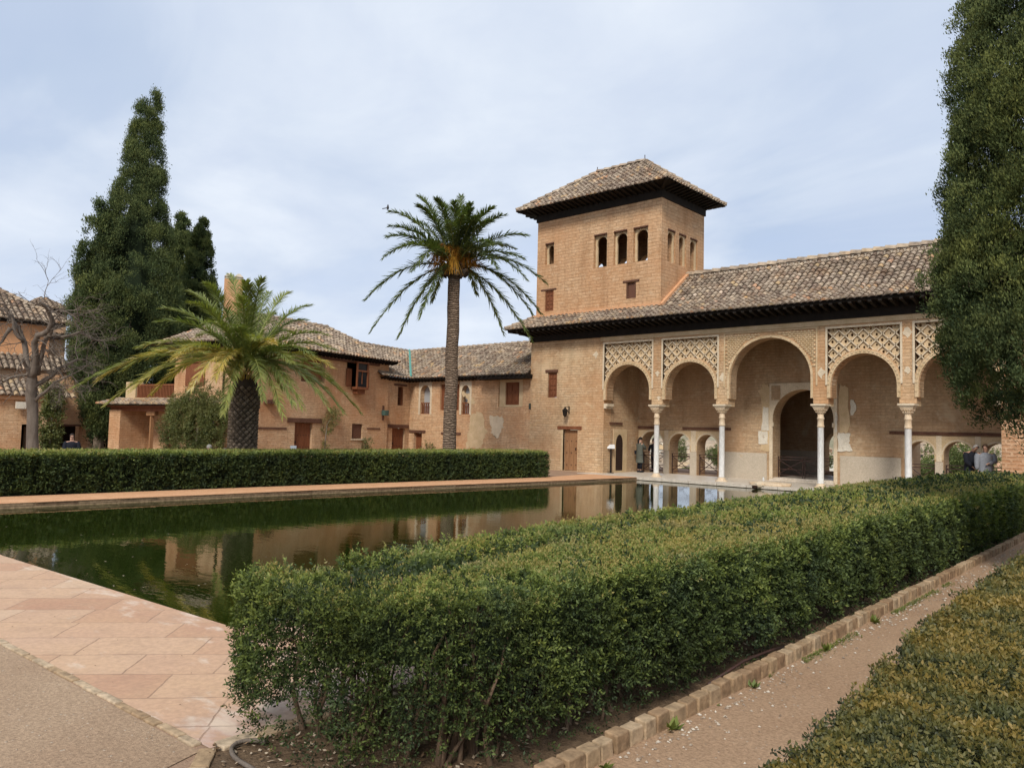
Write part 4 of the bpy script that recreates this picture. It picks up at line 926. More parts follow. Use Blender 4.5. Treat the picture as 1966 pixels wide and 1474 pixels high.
# sparse towards the ground near the camera so that stems show
lowk = np.clip((P[:, 2] - (.13 + .14 * fbm(P * [1, 1, .3], 2.6, 12))) / .18, .14, 1)
dcam = dist_cam(P); lowk = np.where(side, np.where(dcam > 12, np.maximum(lowk, .5), lowk), 1)
keep = (RNG.uniform(0, 1, len(P)) < lowk) & ~(side & (hol > .62) & (RNG.uniform(0, 1, len(P)) < .75))
P, N, K, lump, side = P[keep], N[keep], K[keep], lump[keep], side[keep]
round_ = np.where(side, np.clip((P[:, 2] - .80) / .14, 0, 1) ** 2 * .06, 0)
dep = np.abs(RNG.normal(0, .055, len(P)))
P = P + N * (lump - dep - round_)[:, None]
step = np.where((~side), -.05 * np.clip(fbm(P * [1, .6, 1], 1.7, 21) + .1, 0, 1) * np.where(P[:, 1] < 9, 1.6, .6), 0); P[:, 2] += step
gl = np.array([(-4.9, 2.80), (-4.5, 2.95), (-4.3, 3.3), (-3.85, 3.5), (-4.05, 4.6), (-4.15, 5.9), (-4.3, 7.3), (-4.26, 8.8), (-4.3, 11)]); gd = np.full(len(P), 9.)
for a_, b_ in zip(gl[:-1], gl[1:]):
    e_ = b_ - a_; t_ = np.clip(((P[:, :2] - a_) @ e_) / (e_ @ e_), 0, 1); gd = np.minimum(gd, np.linalg.norm(P[:, :2] - a_ - t_[:, None] * e_, axis=1))
groove = np.exp(-(gd / .10) ** 2) * np.clip((10 - P[:, 1]) / 5, 0, 1) * (1 + .5 * fbm(P, 6, 14)) * ((~side) | (P[:, 2] > .75)); P[:, 2] -= groove * .30
P[:, 2] -= np.where(~side & (P[:, 1] < 3.6), .05 + .05 * fbm(P, 7, 15), 0)
tn = .46 + .16 * fbm(P, 1.5, 31) + .12 * fbm(P, 7, 33) + np.where(side, -.11, .36) - dep * 2.2 + np.where(side & (P[:, 2] > .8), .12, 0) - groove * .5 - np.where(side, .10 * np.clip(1 - P[:, 2] / .8, 0, 1), 0)  # sides, depths and groove darker: their shade is put into the tint
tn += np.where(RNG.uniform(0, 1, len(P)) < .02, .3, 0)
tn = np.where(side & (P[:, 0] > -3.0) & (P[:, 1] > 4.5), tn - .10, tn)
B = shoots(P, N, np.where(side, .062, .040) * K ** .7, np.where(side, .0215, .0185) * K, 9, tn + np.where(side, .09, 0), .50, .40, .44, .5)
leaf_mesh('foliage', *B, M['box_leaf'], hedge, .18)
# long escaping twigs
idx = RNG.choice(len(P), 1100); Q = P[idx]; w_ = dist_cam(Q) < 9; Q = Q[w_]; B = shoots(Q, N[idx][w_], .12, .019, 13, tn[idx][w_] + .12, .5, .6, .42)
leaf_mesh('loose_shoots', *B, M['box_leaf'], hedge, .18)
ins_ = [(-4.12, 2.95), (-3.75, 2.72), (-3.3, 3.0), (-3.02, 3.6), (-2.98, 6), (-3.02, 12), (-3.08, 22.5), (-4.5, 22.5), (-4.3, 14), (-4.18, 6)]
poly_prism_core('dark_core', ins_, .50, .68, 'box_leaf', hedge, .05)
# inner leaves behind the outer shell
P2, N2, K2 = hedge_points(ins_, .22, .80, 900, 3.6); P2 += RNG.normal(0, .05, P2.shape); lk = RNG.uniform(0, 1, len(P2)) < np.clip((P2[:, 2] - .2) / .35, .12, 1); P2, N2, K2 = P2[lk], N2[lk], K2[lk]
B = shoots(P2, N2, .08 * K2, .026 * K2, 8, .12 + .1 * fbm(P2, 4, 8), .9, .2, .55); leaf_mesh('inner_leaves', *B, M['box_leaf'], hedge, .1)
st = MB(); rs = random.Random(5)
for i in range(100):
    st = MB()
    if i < 48: t = rs.random(); x, y = (-4.15 + 1.0 * t + rs.uniform(-.05, .1), 2.60 + .38 * t * t + rs.uniform(.0, .55))
    else:
        y = 3.1 + (rs.random() ** 1.7) * 17; x = rs.uniform(-3.25, -2.92) if rs.random() < .7 else rs.uniform(-4.2, -3.6)
    p = Vector((x, y, -.02)); pts = [p]; r0 = rs.uniform(.008, .021); lean = Vector((rs.uniform(-.12, .1) if x > -3.6 else rs.uniform(-.2, .1), rs.uniform(-.22, .15), 0))
    if x > -3.4 and y > 3.3: lean.x = rs.uniform(-.25, .02)
    lean.y *= .6
    if i < 48: lean.y = rs.uniform(.02, .25)
    n_ = 7; hgt = rs.uniform(.6, .95); cur = lean * .4
    for k in range(n_):
        cur = cur * .7 + Vector((rs.uniform(-.35, .35), rs.uniform(-.35, .35), 0)) * .5 + lean * .35
        p = p + Vector((cur.x * .22, cur.y * .22, hgt / n_)); pts.append(p)
    pts[0] -= Vector((0, 0, 0)); st.tube(pts, [r0 * (1.5 if k == 0 else 1 - .6 * k / n_) for k in range(n_ + 1)], 6, caps=False)
    for k in range(rs.randint(1, 4)):
        a = pts[rs.randint(2, n_ - 1)]; d = Vector((rs.uniform(-1, .2), rs.uniform(-1, 1), rs.uniform(.2, .9))).normalized() * rs.uniform(.08, .2)
        st.tube([a, a + d * .5 + Vector((0, 0, .02)), a + d], [r0 * .5, r0 * .35, r0 * .15], 5, caps=False)
    st.build('stem', M['bark_stem'], hedge, True)
# ---- long hedge across the pool
hedge2 = thing('box_hedge', 'long low clipped hedge on the far side of the pool, in front of the palms', 'hedge', (-20.5, 12, 0), 'clipped hedges')
HL = [(-21.5, 0.5), (-20.95, 5.4), (-20.45, 13.6), (-19.42, 23.75), (-21.3, 24.1), (-22.2, 13.8), (-22.75, 5.8), (-23.2, .5)]
P, N, K = hedge_points(HL, .02, .94, 900, 14, .9, True, 1.0, [0, 1, 2, 3])
side = N[:, 2] < .5; dep = np.abs(RNG.normal(0, .04, len(P))) + np.where(side, .16, .04) * np.clip(fbm(P, 7, 2) + fbm(P, 16, 12) * .6 - .05, 0, 1); P = P + N * (-dep)[:, None]
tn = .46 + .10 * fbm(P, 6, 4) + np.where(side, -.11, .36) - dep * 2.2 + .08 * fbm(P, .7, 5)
B = shoots(P, N, .11, .062, 6, tn, .6, .25, .6); leaf_mesh('foliage', *B, M['box_leaf'], hedge2, .15)
cx = [(-21.75, 0.5), (-21.2, 5.4), (-20.7, 13.6), (-19.7, 23.45), (-21.2, 23.9), (-22.1, 13.8), (-22.65, 5.8), (-23.1, .5)]
poly_prism_core('dark_core', cx, .0, .80, 'box_leaf', hedge2, .02)
# ---- low hedge in the right foreground
low = thing('box_hedge', 'low wide bronze tinged hedge right beside the dirt path in the near corner', 'hedge', (-.4, 3, 0), 'clipped hedges')
LP = [(-1.30, 1.1), (-1.32, 3.0), (-1.34, 4.5), (-1.46, 6.0), (-1.56, 10), (-1.62, 17), (2.6, 17), (2.6, 1.1)]
zl = .56
P, N, K = hedge_points(LP, .08, zl, 3400, 2.6, 1.2, True, 1.0, [0, 1, 2, 3, 4])
# keep only what could be seen from near the photograph's place
keep = (P[:, 0] < .3 + P[:, 1] * -.02) | (RNG.uniform(0, 1, len(P)) < .35); P, N, K = P[keep], N[keep], K[keep]
side = N[:, 2] < .5; edge = P[:, 0] + .10 * fbm(P * [0, 1, 0], 2.0, 44)
P[:, 0] += .07 * fbm(P, 2.2, 45) * (P[:, 0] < -.8); dep = np.abs(RNG.normal(0, .035, len(P))); P = P + N * (fbm(P, 5, 7) * .03 - dep)[:, None]
P[:, 2] -= np.where(~side, np.clip((-P[:, 0] - 1.05) / .25, 0, 1) ** 2 * .07, 0)
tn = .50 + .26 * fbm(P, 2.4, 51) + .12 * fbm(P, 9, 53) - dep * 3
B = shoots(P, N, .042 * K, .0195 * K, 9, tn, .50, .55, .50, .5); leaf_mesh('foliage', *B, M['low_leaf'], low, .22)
poly_prism_core('dark_core', [(-1.19, 1.2), (-1.26, 6), (-1.38, 16.8), (2.5, 16.8), (2.5, 1.2)], .0, zl - .10, 'low_leaf', low, .0)
st = MB()
for i in range(0):
    y = 1.5 + rs.random() * 12; x = rs.uniform(-1.2, -1.0); st.tube([(x, y, 0), (x + rs.uniform(-.05, .05), y + rs.uniform(-.08, .08), .3), (x + rs.uniform(-.1, .05), y + rs.uniform(-.1, .1), .5)], [.012, .009, .005], 5)
# ---- litter, pebbles, weeds
b = MB(); rs = random.Random(9)
for i in range(800):
    y = 2.3 + rs.random() ** 1.6 * 14; x = -2.53 + abs(rs.gauss(0, .12)) ; r_ = rs.uniform(.004, .013) * (1 + y * .03)
    if rs.random() < .2: x = rs.uniform(-2.5, -1.5); r_ *= .7
    c = Vector((x, y, .008 + r_ * .3)); vs = []
    for k in range(6):
        an = k * PI / 3; vs.append(c + Vector((math.cos(an) * r_ * rs.uniform(.7, 1.3), math.sin(an) * r_ * rs.uniform(.7, 1.3), -.003)))
    vs.append(c + Vector((0, 0, r_ * .6))); b.faces(vs, [(k, (k + 1) % 6, 6) for k in range(6)], rs.random())
tag(b.build('pebbles', M['pebble']), kind='stuff')
b = MB()
for i in range(1500):
    if i < 700: x, y = rs.uniform(-4.25, -2.95), rs.uniform(2.15, 3.6)
    elif i < 1200: x, y = rs.uniform(-3.3, -2.95), 3 + rs.random() * 9
    elif i < 1300: x, y = rs.uniform(-2.5, -1.5), 2.5 + rs.random() * 9
    elif i < 1400: x, y = rs.uniform(-9, -4), rs.uniform(.5, 3.1)
    else: x, y = rs.uniform(-2.9, -2.66), 2.6 + rs.random() * 8
    s_ = rs.uniform(.008, .022) * (1 if i < 1200 else .5); an = rs.uniform(0, 6.28); z = .016 + rs.random() * (.02 if i < 1200 else .003)
    d = Vector((math.cos(an), math.sin(an), rs.uniform(-.2, .4))) * s_; e_ = Vector((-math.sin(an), math.cos(an), rs.uniform(-.3, .3))) * s_ * .5; c = Vector((x, y, z))
    b.face([c - d, c + e_ - Vector((0, 0, .003)), c + d, c - e_], rs.random())
for i in range(260):
    e_ = rs.random() ** 2 * 2.5; k_ = rs.randint(0, 2)
    x, y = ((rs.uniform(-18.5, -7), 3.75 + e_) if k_ == 0 else (-7.0 - e_, rs.uniform(4, 27)) if k_ == 1 else (rs.uniform(-17, -7), 27.2 - e_)); s_ = rs.uniform(.01, .025); an = rs.uniform(0, 6.28)
    d = Vector((math.cos(an), math.sin(an), 0)) * s_; q_ = Vector((-d.y, d.x, 0)) * .5; c = Vector((x, y, -.1035)); b.face([c - d, c + q_, c + d, c - q_], rs.random())
tag(b.build('fallen_leaves', M['dead_leaf']), kind='stuff')
n_ = 2600; y = 2.4 + RNG.random(n_) ** 1.4 * 9; P = np.stack([-2.535 + np.abs(RNG.normal(0, .04, n_)), y, np.full(n_, .008)], 1); kk = fbm(P, 2.5, 77) > .05; P = P[kk]
B = shoots(P, np.tile([.3, 0, 1.], (len(P), 1)), .018, .012, 5, .62, .5, .4, .5); tag(leaf_mesh('moss_weeds', *B, M['box_leaf']), kind='stuff')
for i, (y, s_, n_) in enumerate([(4.35, .09, 7), (3.6, .06, 9), (5.5, .07, 8), (6.9, .08, 10), (8.3, .09, 10)]):
    P = np.tile([-2.52 + .02 * (i % 2), y, .01], (n_, 1)) + RNG.normal(0, .008, (n_, 3)) * [1, 1, 0]
    D = unit(np.stack([RNG.uniform(-.3, 1, n_), RNG.uniform(-1, 1, n_), RNG.uniform(.3, 1, n_)], 1)); S = unit(np.cross(D, [0, 0, 1.]))
    o = leaf_mesh('weed', P, D, S, s_, s_ * .5, .7 + RNG.random(n_) * .1, M['box_leaf'], None, .2); o.location = (0, 0, 0)
    tag(o, ['broad leaved weed sprouting by the kerb stones, nearest to the camera but one', 'small flat weed at the kerb foot, nearest to the camera', 'third weed along the kerb foot counting from the camera', 'fourth weed along the kerb foot counting from the camera', 'farthest weed along the kerb foot, beside white pebbles'][i], 'weed', 'weeds at the kerb')
# irrigation hose at the hedge foot
g = MB(); c0 = Vector((-4.02, 2.30, .02)); g.tube([c0 + Vector((.25 * math.cos(a) + .12, .13 * math.sin(a) + .05, .012)) for a in [2.2 + k * .22 for k in range(12)]] + [(-3.35, 2.25, .012), (-2.9, 2.5, .02)], .013, 7)
o = g.build('irrigation_hose', M['bark_grey'], None, True); tag(o, 'grey plastic irrigation hose curling on the soil under the near hedge', 'hose'); anchor(o, (-4, 2.3, 0))
g = MB(); g.tube([(-2.72, 5.2, .05), (-2.68, 5.7, .125), (-2.68, 6.2, .11), (-2.73, 6.6, .05)], .012, 6); o = g.build('irrigation_hose', M['iron'], None, True); tag(o, 'dark irrigation hose lying along the inner side of the kerb', 'hose'); anchor(o, (-2.9, 5.2, 0))
# ================================================================== CYPRESSES
def cypress(name, label, base, prof, n_tuft, spray, cat_='tree', group=None, seed=1, lob=.6, tuft_r=.28, per=40, trunk=True, mat_='cypress_leaf', core=.72, rv=.05, arc=None, split=None, low=.3, tb=.40, lean=(0, 0)):
    r_ = np.random.default_rng(seed); root = thing(name, label, cat_, base, group); bz = np.array(base)
    zs = np.array([p[0] for p in prof]); rs_ = np.array([p[1] for p in prof]); H = zs[-1]
    # big lobes on the surface of revolution
    nl = int(n_tuft / 13); z = r_.uniform(zs[0], H, nl * 3); w = np.interp(z, zs, rs_); k = r_.uniform(0, rs_.max(), len(z)) < w + .12; z = z[k][:nl]; w = w[k][:nl]
    th = r_.uniform(0, 2 * PI, len(z))
    if arc: th = r_.uniform(arc[0], arc[1], len(z))
    lr = lob * (.6 + .75 * r_.random(len(z))) * np.clip(w / 1.2 + .15, .3, 1); rr = np.maximum(w - lr * .70, 0) * (1 + rv * r_.normal(0, 1, len(z)))
    C_ = np.stack([np.cos(th) * rr, np.sin(th) * rr, z], 1)
    # tufts over the outward side of each lobe
    m_ = 17; n = len(C_) * m_; Cc_ = np.repeat(C_, m_, 0); lrr = np.repeat(lr, m_)
    outd = unit(np.stack([np.cos(np.repeat(th, m_)), np.sin(np.repeat(th, m_)), np.full(n, .35)], 1)); D = unit(outd * .9 + r_.normal(0, .75, (n, 3)) + [0, 0, .25])
    T_ = Cc_ + D * lrr[:, None] * [1, 1, 1.35]
    T_[:, 2] = np.minimum(T_[:, 2], H + .15)
    # sprays
    n2 = n * per; TT = np.repeat(T_, per, 0); DD = np.repeat(D, per, 0); v = unit(DD * .7 + r_.normal(0, .7, (n2, 3)) + [0, 0, .45])
    Bs_ = TT + r_.normal(0, 1, (n2, 3)) * tuft_r * .42; dd = unit(v * .8 + [0, 0, .6]); S = unit(np.cross(dd, r_.normal(0, 1, (n2, 3))))
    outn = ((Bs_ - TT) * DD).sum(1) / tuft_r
    tt = tb + .04 + .08 * np.repeat(r_.normal(0, 1, len(C_)), m_ * per) + .28 * np.repeat((D * outd).sum(1) - .5, per) + .22 * np.repeat(D[:, 2], per) + .07 * np.repeat(r_.normal(0, 1, n), per) + .22 * outn + .10 * v[:, 2] + r_.normal(0, .06, n2)  # upper and outer tufts lighter: light from above put into the tint
    ls = spray * r_.uniform(.6, 1.4, n2)
    W = Bs_ + bz; W[:, 0] += lean[0] * Bs_[:, 2]; W[:, 1] += lean[1] * Bs_[:, 2]
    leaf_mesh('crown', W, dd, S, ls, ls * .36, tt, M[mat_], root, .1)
    g = MB(); g.tint = .02; g.lathe(base, [(max(.02, (b_ - lob * .95) * core), a) for a, b_ in prof[:-1]] + [(.02, H - .3)], 14)  # dark solid core added inside the crown to block light
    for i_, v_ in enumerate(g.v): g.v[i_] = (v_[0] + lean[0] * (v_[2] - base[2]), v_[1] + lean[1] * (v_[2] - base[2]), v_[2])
    g.build('dark_core', M[mat_], root)
    if trunk:
        t = MB(); t.tube([Vector(base), Vector(base) + Vector((0, 0, H * .5))], [.28, .12], 8); t.build('trunk', M['bark_cypress'], root)
    return root
P_ = atD(219, 866, 45.5); bs_ = (P_.x, P_.y, 0)
prof = [(.2, 1.0), (2.5, 1.5), (5, 2.35), (7, 2.6), (8.8, 2.3), (10.5, 1.8), (13.3, 1.15), (15.6, .85), (17.6, .6), (19.0, .38), (19.7, .15)]
cypress('cypress_tree', 'tallest pointed cypress, rising behind the bare tree on the left', bs_, prof, 5600, .095, group='cypress trees', seed=3, lob=.52, tuft_r=.28, per=54, lean=(.016, .040))
P_ = atD(192, 800, 44.6); cypress('cypress_tree', 'short dark cypress spire pressed against the left flank of the tallest cypress', (P_.x, P_.y, 0), [(.2, .3), (4, .6), (7, .9), (9.2, 1.0), (11.3, .7), (12.4, .3), (12.9, .1)], 1200, .12, group='cypress trees', seed=8, lob=.5, tuft_r=.28, per=40, lean=(-.01, -.035))
P_ = atD(366, 866, 50); cypress('cypress_tree', 'broad dark cypress behind the porch, right of the tallest cypress', (P_.x, P_.y, 0), [(.3, 1.3), (6, 1.35), (9.0, 1.1), (11.2, .7), (13.0, .40), (14.0, .15)], 4200, .13, group='cypress trees', seed=5, lob=.38, tuft_r=.24, per=36)
P_ = atD(327, 866, 54); cypress('cypress_tree', 'slender cypress tip showing between the two larger cypresses', (P_.x, P_.y, 0), [(.3, .9), (8, .95), (12, .7), (14.6, .40), (15.3, .2)], 3000, .13, group='cypress trees', seed=6, lob=.34, tuft_r=.22, per=36)
V_ = atD(100, 866, 60); W_ = atD(470, 866, 60); g = MB(); g.bar((V_.x, V_.y, 2.0), (W_.x, W_.y, 2.0), .5, 4.2); o = g.build('garden_wall', M['brick_house']); tag(o, 'plain brick garden wall standing behind the cypresses', 'wall'); anchor(o, (V_.x, V_.y, 0))
# near one on the right edge
P_ = atD(2076, 860, 12.5)
prof = [(2.35, .15), (2.6, .8), (3.0, 1.22), (3.5, 1.48), (4.2, 1.45), (5.2, 1.40), (6.2, 1.36), (7.2, 1.25), (8.2, 1.08), (9.2, .9), (10.4, .5), (10.8, .1)]
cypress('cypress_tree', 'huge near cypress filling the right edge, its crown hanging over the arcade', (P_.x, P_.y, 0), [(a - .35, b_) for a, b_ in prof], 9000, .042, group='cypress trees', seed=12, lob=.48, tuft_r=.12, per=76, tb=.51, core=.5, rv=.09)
# ================================================================== PALMS
def frond(pts, width, npair, tint, parent, up=Vector((0, 0, 1)), droop=.35, seed=0, tipt=.1, name='frond', blade=.034, sig=.25, an0=1.05):
    """pts: bezier p0,p1,p2 ; leaflets in two rows along the rachis"""
    r_ = np.random.default_rng(seed); p0, p1, p2 = [np.array(p, float) for p in pts]
    t = np.linspace(.0, 1, npair * 2 + 1); c = ((1 - t) ** 2)[:, None] * p0 + (2 * t * (1 - t))[:, None] * p1 + (t ** 2)[:, None] * p2
    g = MB(); g.tint = .62; k = 12; cc = [tuple(c[int(i * (len(c) - 1) / k)]) for i in range(k + 1)]
    g.tube(cc, [.035 * (1 - .85 * i / k) for i in range(k + 1)], 5, caps=False)
    ro = g.build(name, M['palm_leaf'], parent)
    sel = (t > .10); cs = c[sel]; ts = t[sel]; dv = np.gradient(c, axis=0)[sel]; dv = unit(dv); side = unit(np.cross(dv, np.array([0, 0, 1.]) + r_.normal(0, .02, 3))); nr = np.cross(side, dv)
    B_, D_, S_, L_, T_ = [], [], [], [], []
    for s_ in (-1, 1):
        prof_ = np.interp(ts, [.1, .25, .55, .85, 1], [.35, .85, 1, .7, .42]) * width * r_.uniform(.88, 1.08, len(ts))
        ang = np.interp(ts, [0, 1], [an0, .38]) + r_.normal(0, .07, len(ts))
        d = dv * np.cos(ang)[:, None] + side * s_ * np.sin(ang)[:, None] + nr * (.30 + r_.normal(0, sig, len(ts)))[:, None]
        d = unit(d + np.array([0, 0, -droop]) * r_.uniform(.5, 1.3, len(ts))[:, None])
        B_.append(cs); D_.append(d); L_.append(prof_); T_.append(tint + tipt * (ts - .5) + r_.normal(0, .05, len(ts)))
    B_, D_, L_, T_ = map(np.concatenate, (B_, D_, L_, T_)); S_ = unit(np.cross(D_, r_.normal(0, .35, D_.shape) + [0, 0, 1.]))
    # two joints per leaflet: second half droops
    leaf_pts = B_; mid = B_ + D_ * L_[:, None] * .5; D2 = unit(D_ + np.array([0, 0, -droop * .9]))
    n = len(B_); wv = (blade * np.ones(n))[:, None]
    V = np.stack([B_ - S_ * wv * .35, B_ + S_ * wv * .35, mid + S_ * wv * .5, mid - S_ * wv * .5, mid + D2 * L_[:, None] * .5], 1).reshape(-1, 3)
    F4 = np.arange(n)[:, None] * 5
    me = ro.data; b2 = bpy.data.meshes.new('leaflets'); b2.vertices.add(5 * n); Lc = np.zeros(3)
    b2.vertices.foreach_set('co', V.astype(np.float32).ravel())
    li = np.concatenate([F4 + [0, 1, 2, 3], np.concatenate([F4 + [3], F4 + [2], F4 + [4]], 1)], 1).astype(np.int32)
    b2.loops.add(7 * n); b2.loops.foreach_set('vertex_index', li.ravel())
    ls_ = (np.arange(n)[:, None] * 7 + [0, 4]).astype(np.int32).ravel(); b2.polygons.add(2 * n); b2.polygons.foreach_set('loop_start', ls_); b2.polygons.foreach_set('loop_total', np.tile([4, 3], n).astype(np.int32)); b2.update(calc_edges=True)
    a = b2.attributes.new('tint', 'FLOAT', 'FACE'); a.data.foreach_set('value', np.clip(np.repeat(T_, 2), 0, 1).astype(np.float32))
    return link(b2, 'leaflets', M['palm_leaf'], ro)
def palm_fronds(parent, crown, tips, L, lat, dep, mpp, width, npair, tfun, droop, seed, start_r=.18, blade=.034, back=True, sig=.25, an0=1.05):
    """tips: (dx, dy) in photograph pixels from the crown centre; the rest of each frond's length goes towards or away from the camera"""
    rs = random.Random(seed)
    for i, tp in enumerate(tips):
        dx, dy = tp[0] * mpp, tp[1] * mpp; Li = (tp[2] if len(tp) > 2 else 1.0) * L
        proj = math.hypot(dx, dy); arcl = 1.12
        dpt = math.sqrt(max((Li / arcl) ** 2 - proj ** 2, 0)) * (tp[3] if len(tp) > 3 else rs.choice((-1, 1)))
        Dc = Vector((crown.x, crown.y, 0)).length; s_p = (Dc - dpt) / Dc; dx2 = dx * s_p; dy = (crown.z + dy - EYE.z) * s_p + EYE.z - crown.z
        hor = lat * dx2 + dep * dpt; hl = hor.length; hd = hor.normalized() if hl > 1e-3 else lat
        p0 = crown + hd * start_r + Vector((0, 0, rs.uniform(-.12, .18) + (.15 if dy > 1 else 0)))
        p2 = crown + hor + Vector((0, 0, dy))
        p1 = crown + hor * .52 + Vector((0, 0, dy * .55 + Li * (.22 if dy > 0 else .36)))
        frond([p0, p1, p2], width * (.85 if dy > 1 else 1), npair, tfun(dx, dy, rs), parent, droop=droop, seed=seed * 100 + i, blade=blade, sig=sig, an0=an0)
# tall palm
TPB = Vector((-22.2, 21.0, 0)); vd = Vector((TPB.x, TPB.y, 0)).normalized(); LAT_ = Vector((vd.y, -vd.x, 0)); DEP = -vd
tall = thing('palm_tree', 'tall slim palm with orange fruit stalks, standing in front of the low wing', 'palm tree', tuple(TPB), 'palm trees')
g = MB(); n_ = 26; pts = [TPB + Vector((.015 * math.sin(k * .7), .01 * math.cos(k), 7.85 * k / n_)) for k in range(n_ + 1)]
g.tube(pts, [(.46 if k == 0 else .33 if k == 1 else .29 if k == 2 else .268 - .0012 * k + .006 * math.sin(k * 2.1)) for k in range(n_ + 1)], 20); g.build('trunk', M['palm_trunk'], tall, True)
CR = TPB + Vector((0, 0, 8.30)); g = MB()
for k in range(70):
    an = k * 2.4; z = -.42 + .45 * (k / 70); r_ = .30 + .16 * math.sin(PI * min(1, (k + 18) / 70))
    c = CR + Vector((math.cos(an) * r_, math.sin(an) * r_, z)); o_ = Vector((math.cos(an), math.sin(an), .55)).normalized() * .17; s_ = Vector((-math.sin(an), math.cos(an), 0)) * .085
    g.box8([c - s_ - Vector((0, 0, .05)), c + s_ - Vector((0, 0, .05)), c + s_ + Vector((0, 0, .05)), c - s_ + Vector((0, 0, .05)), c - s_ * .7 + o_, c + s_ * .7 + o_, c + s_ * .7 + o_ + Vector((0, 0, .05)), c - s_ * .7 + o_ + Vector((0, 0, .05))], random.choice((.05, .1, .3, .9)))
g.lathe(tuple(CR), [(.25, -.5), (.36, -.25), (.34, .05), (.2, .3)], 12, .1); g.build('leaf_bases', M['palm_boot'], tall)
tz = [(565, 95), (550, 185), (730, 110), (970, 70), (905, 130), (1065, 140), (1075, 190), (1285, 170), (1400, 240), (1275, 300), (295, 255), (295, 400), (280, 500), (250, 700), (1620, 430), (1410, 545), (1585, 655), (1810, 885), (1770, 1185), (1615, 850), (1680, 1185), (95, 1110), (155, 1410), (415, 1465), (605, 1270), (1410, 1390), (1680, 1450), (1145, 1020), (720, 1110), (1265, 520), (520, 345), (800, 150), (1000, 250), (850, 330), (1100, 330), (640, 560), (1180, 620), (1340, 760), (520, 820), (700, 300), (1150, 260), (400, 600), (1500, 560)]
tips = [((x - 925) / 4.913, -(y - 760) / 4.913) for x, y in tz]
mpp = 30.2 / 1480
palm_fronds(tall, CR, tips, 3.75, LAT_, DEP, mpp, .56, 62, lambda dx, dy, rs: .30 + rs.uniform(-.04, .08) + (.05 if dy < -1 else 0), .20, 4, .2, .036)
for i, (dx, dz, dd) in enumerate([(-.05, -.05, .5), (-.55, .0, .35), (.40, .22, .4), (-.30, .45, .4), (.62, .2, .1), (-.75, .25, -.1), (.1, .5, .45), (-.6, .55, .1), (.55, .65, .2)]):
    g = MB(); rs = random.Random(i); c = CR + LAT_ * dx * .8 + DEP * dd + Vector((0, 0, dz + .1))
    for k in range(46):
        a = Vector((rs.gauss(0, .05), rs.gauss(0, .05), .22)); d = LAT_ * rs.gauss(dx * .35, .26) + DEP * (rs.random() * .3) + Vector((0, 0, -rs.uniform(.25, .55)))
        g.tube([c + a, c + a * .6 + d * .45 + Vector((0, 0, .12)), c + d], [.012, .010, .006], 4, min(1, .05 + .4 * rs.random() + (.5 if i == 0 else 0)), caps=False)
    g.build('fruit_cluster', M['fruit_stalk'], tall)
o = MB(); p = CR + LAT_ * ((737 - 870) * mpp) + Vector((0, 0, (497 - 387) * mpp)); o.lathe(tuple(p), [(.01, -.08), (.04, -.05), (.05, .0), (.035, .06), (.03, .09), (.015, .13)], 8, .2)
o.bar(p + Vector((0, 0, .0)), p - LAT_ * .22 + Vector((0, 0, -.05)), .05, .02, tint=.2); o = o.build('bird', M['paint'], None, True); tag(o, 'small dark bird perched on the tip of a palm frond', 'bird'); anchor(o, tuple(p))
# stout palm
FPB = Vector((-22.95, 12.62, 0)); vd = Vector((FPB.x, FPB.y, 0)).normalized(); LAT_ = Vector((vd.y, -vd.x, 0)); DEP = -vd; mpf = 25.0 / 1480
fat = thing('palm_tree', 'stout short palm with a scaly trunk and huge yellow-green fronds', 'palm tree', tuple(FPB), 'palm trees')
g = MB(); g.lathe(tuple(FPB), [(.45, 0), (.41, .5), (.40, 1.2), (.41, 2.0), (.44, 2.6), (.42, 3.0), (.3, 3.4)], 20, .05)
for row in range(30):
    z = .05 + row * .10; r_ = .40 + (.03 if z > 2.3 else 0)
    for k in range(14):
        an = (k + .5 * (row % 2)) * 2 * PI / 14 + random.uniform(-.04, .04); o_ = Vector((math.cos(an), math.sin(an), 0)); s_ = Vector((-o_.y, o_.x, 0)); c = FPB + Vector((0, 0, z)) + o_ * r_
        t_ = random.uniform(.25, .75); U = Vector((0, 0, 1))
        g.faces([c - s_ * .085, c - U * .075, c + s_ * .085, c + U * .08, c + o_ * .065 + U * .045 - s_ * .045, c + o_ * .07 + U * .0, c + o_ * .065 + U * .045 + s_ * .045, c + o_ * .06 + U * .075], [(0, 1, 5, 4), (1, 2, 6, 5), (2, 3, 7, 6), (3, 0, 4, 7), (4, 5, 6, 7)], t_)
g.build('trunk', M['palm_boot'], fat)
CR = FPB + Vector((0, 0, 3.55))
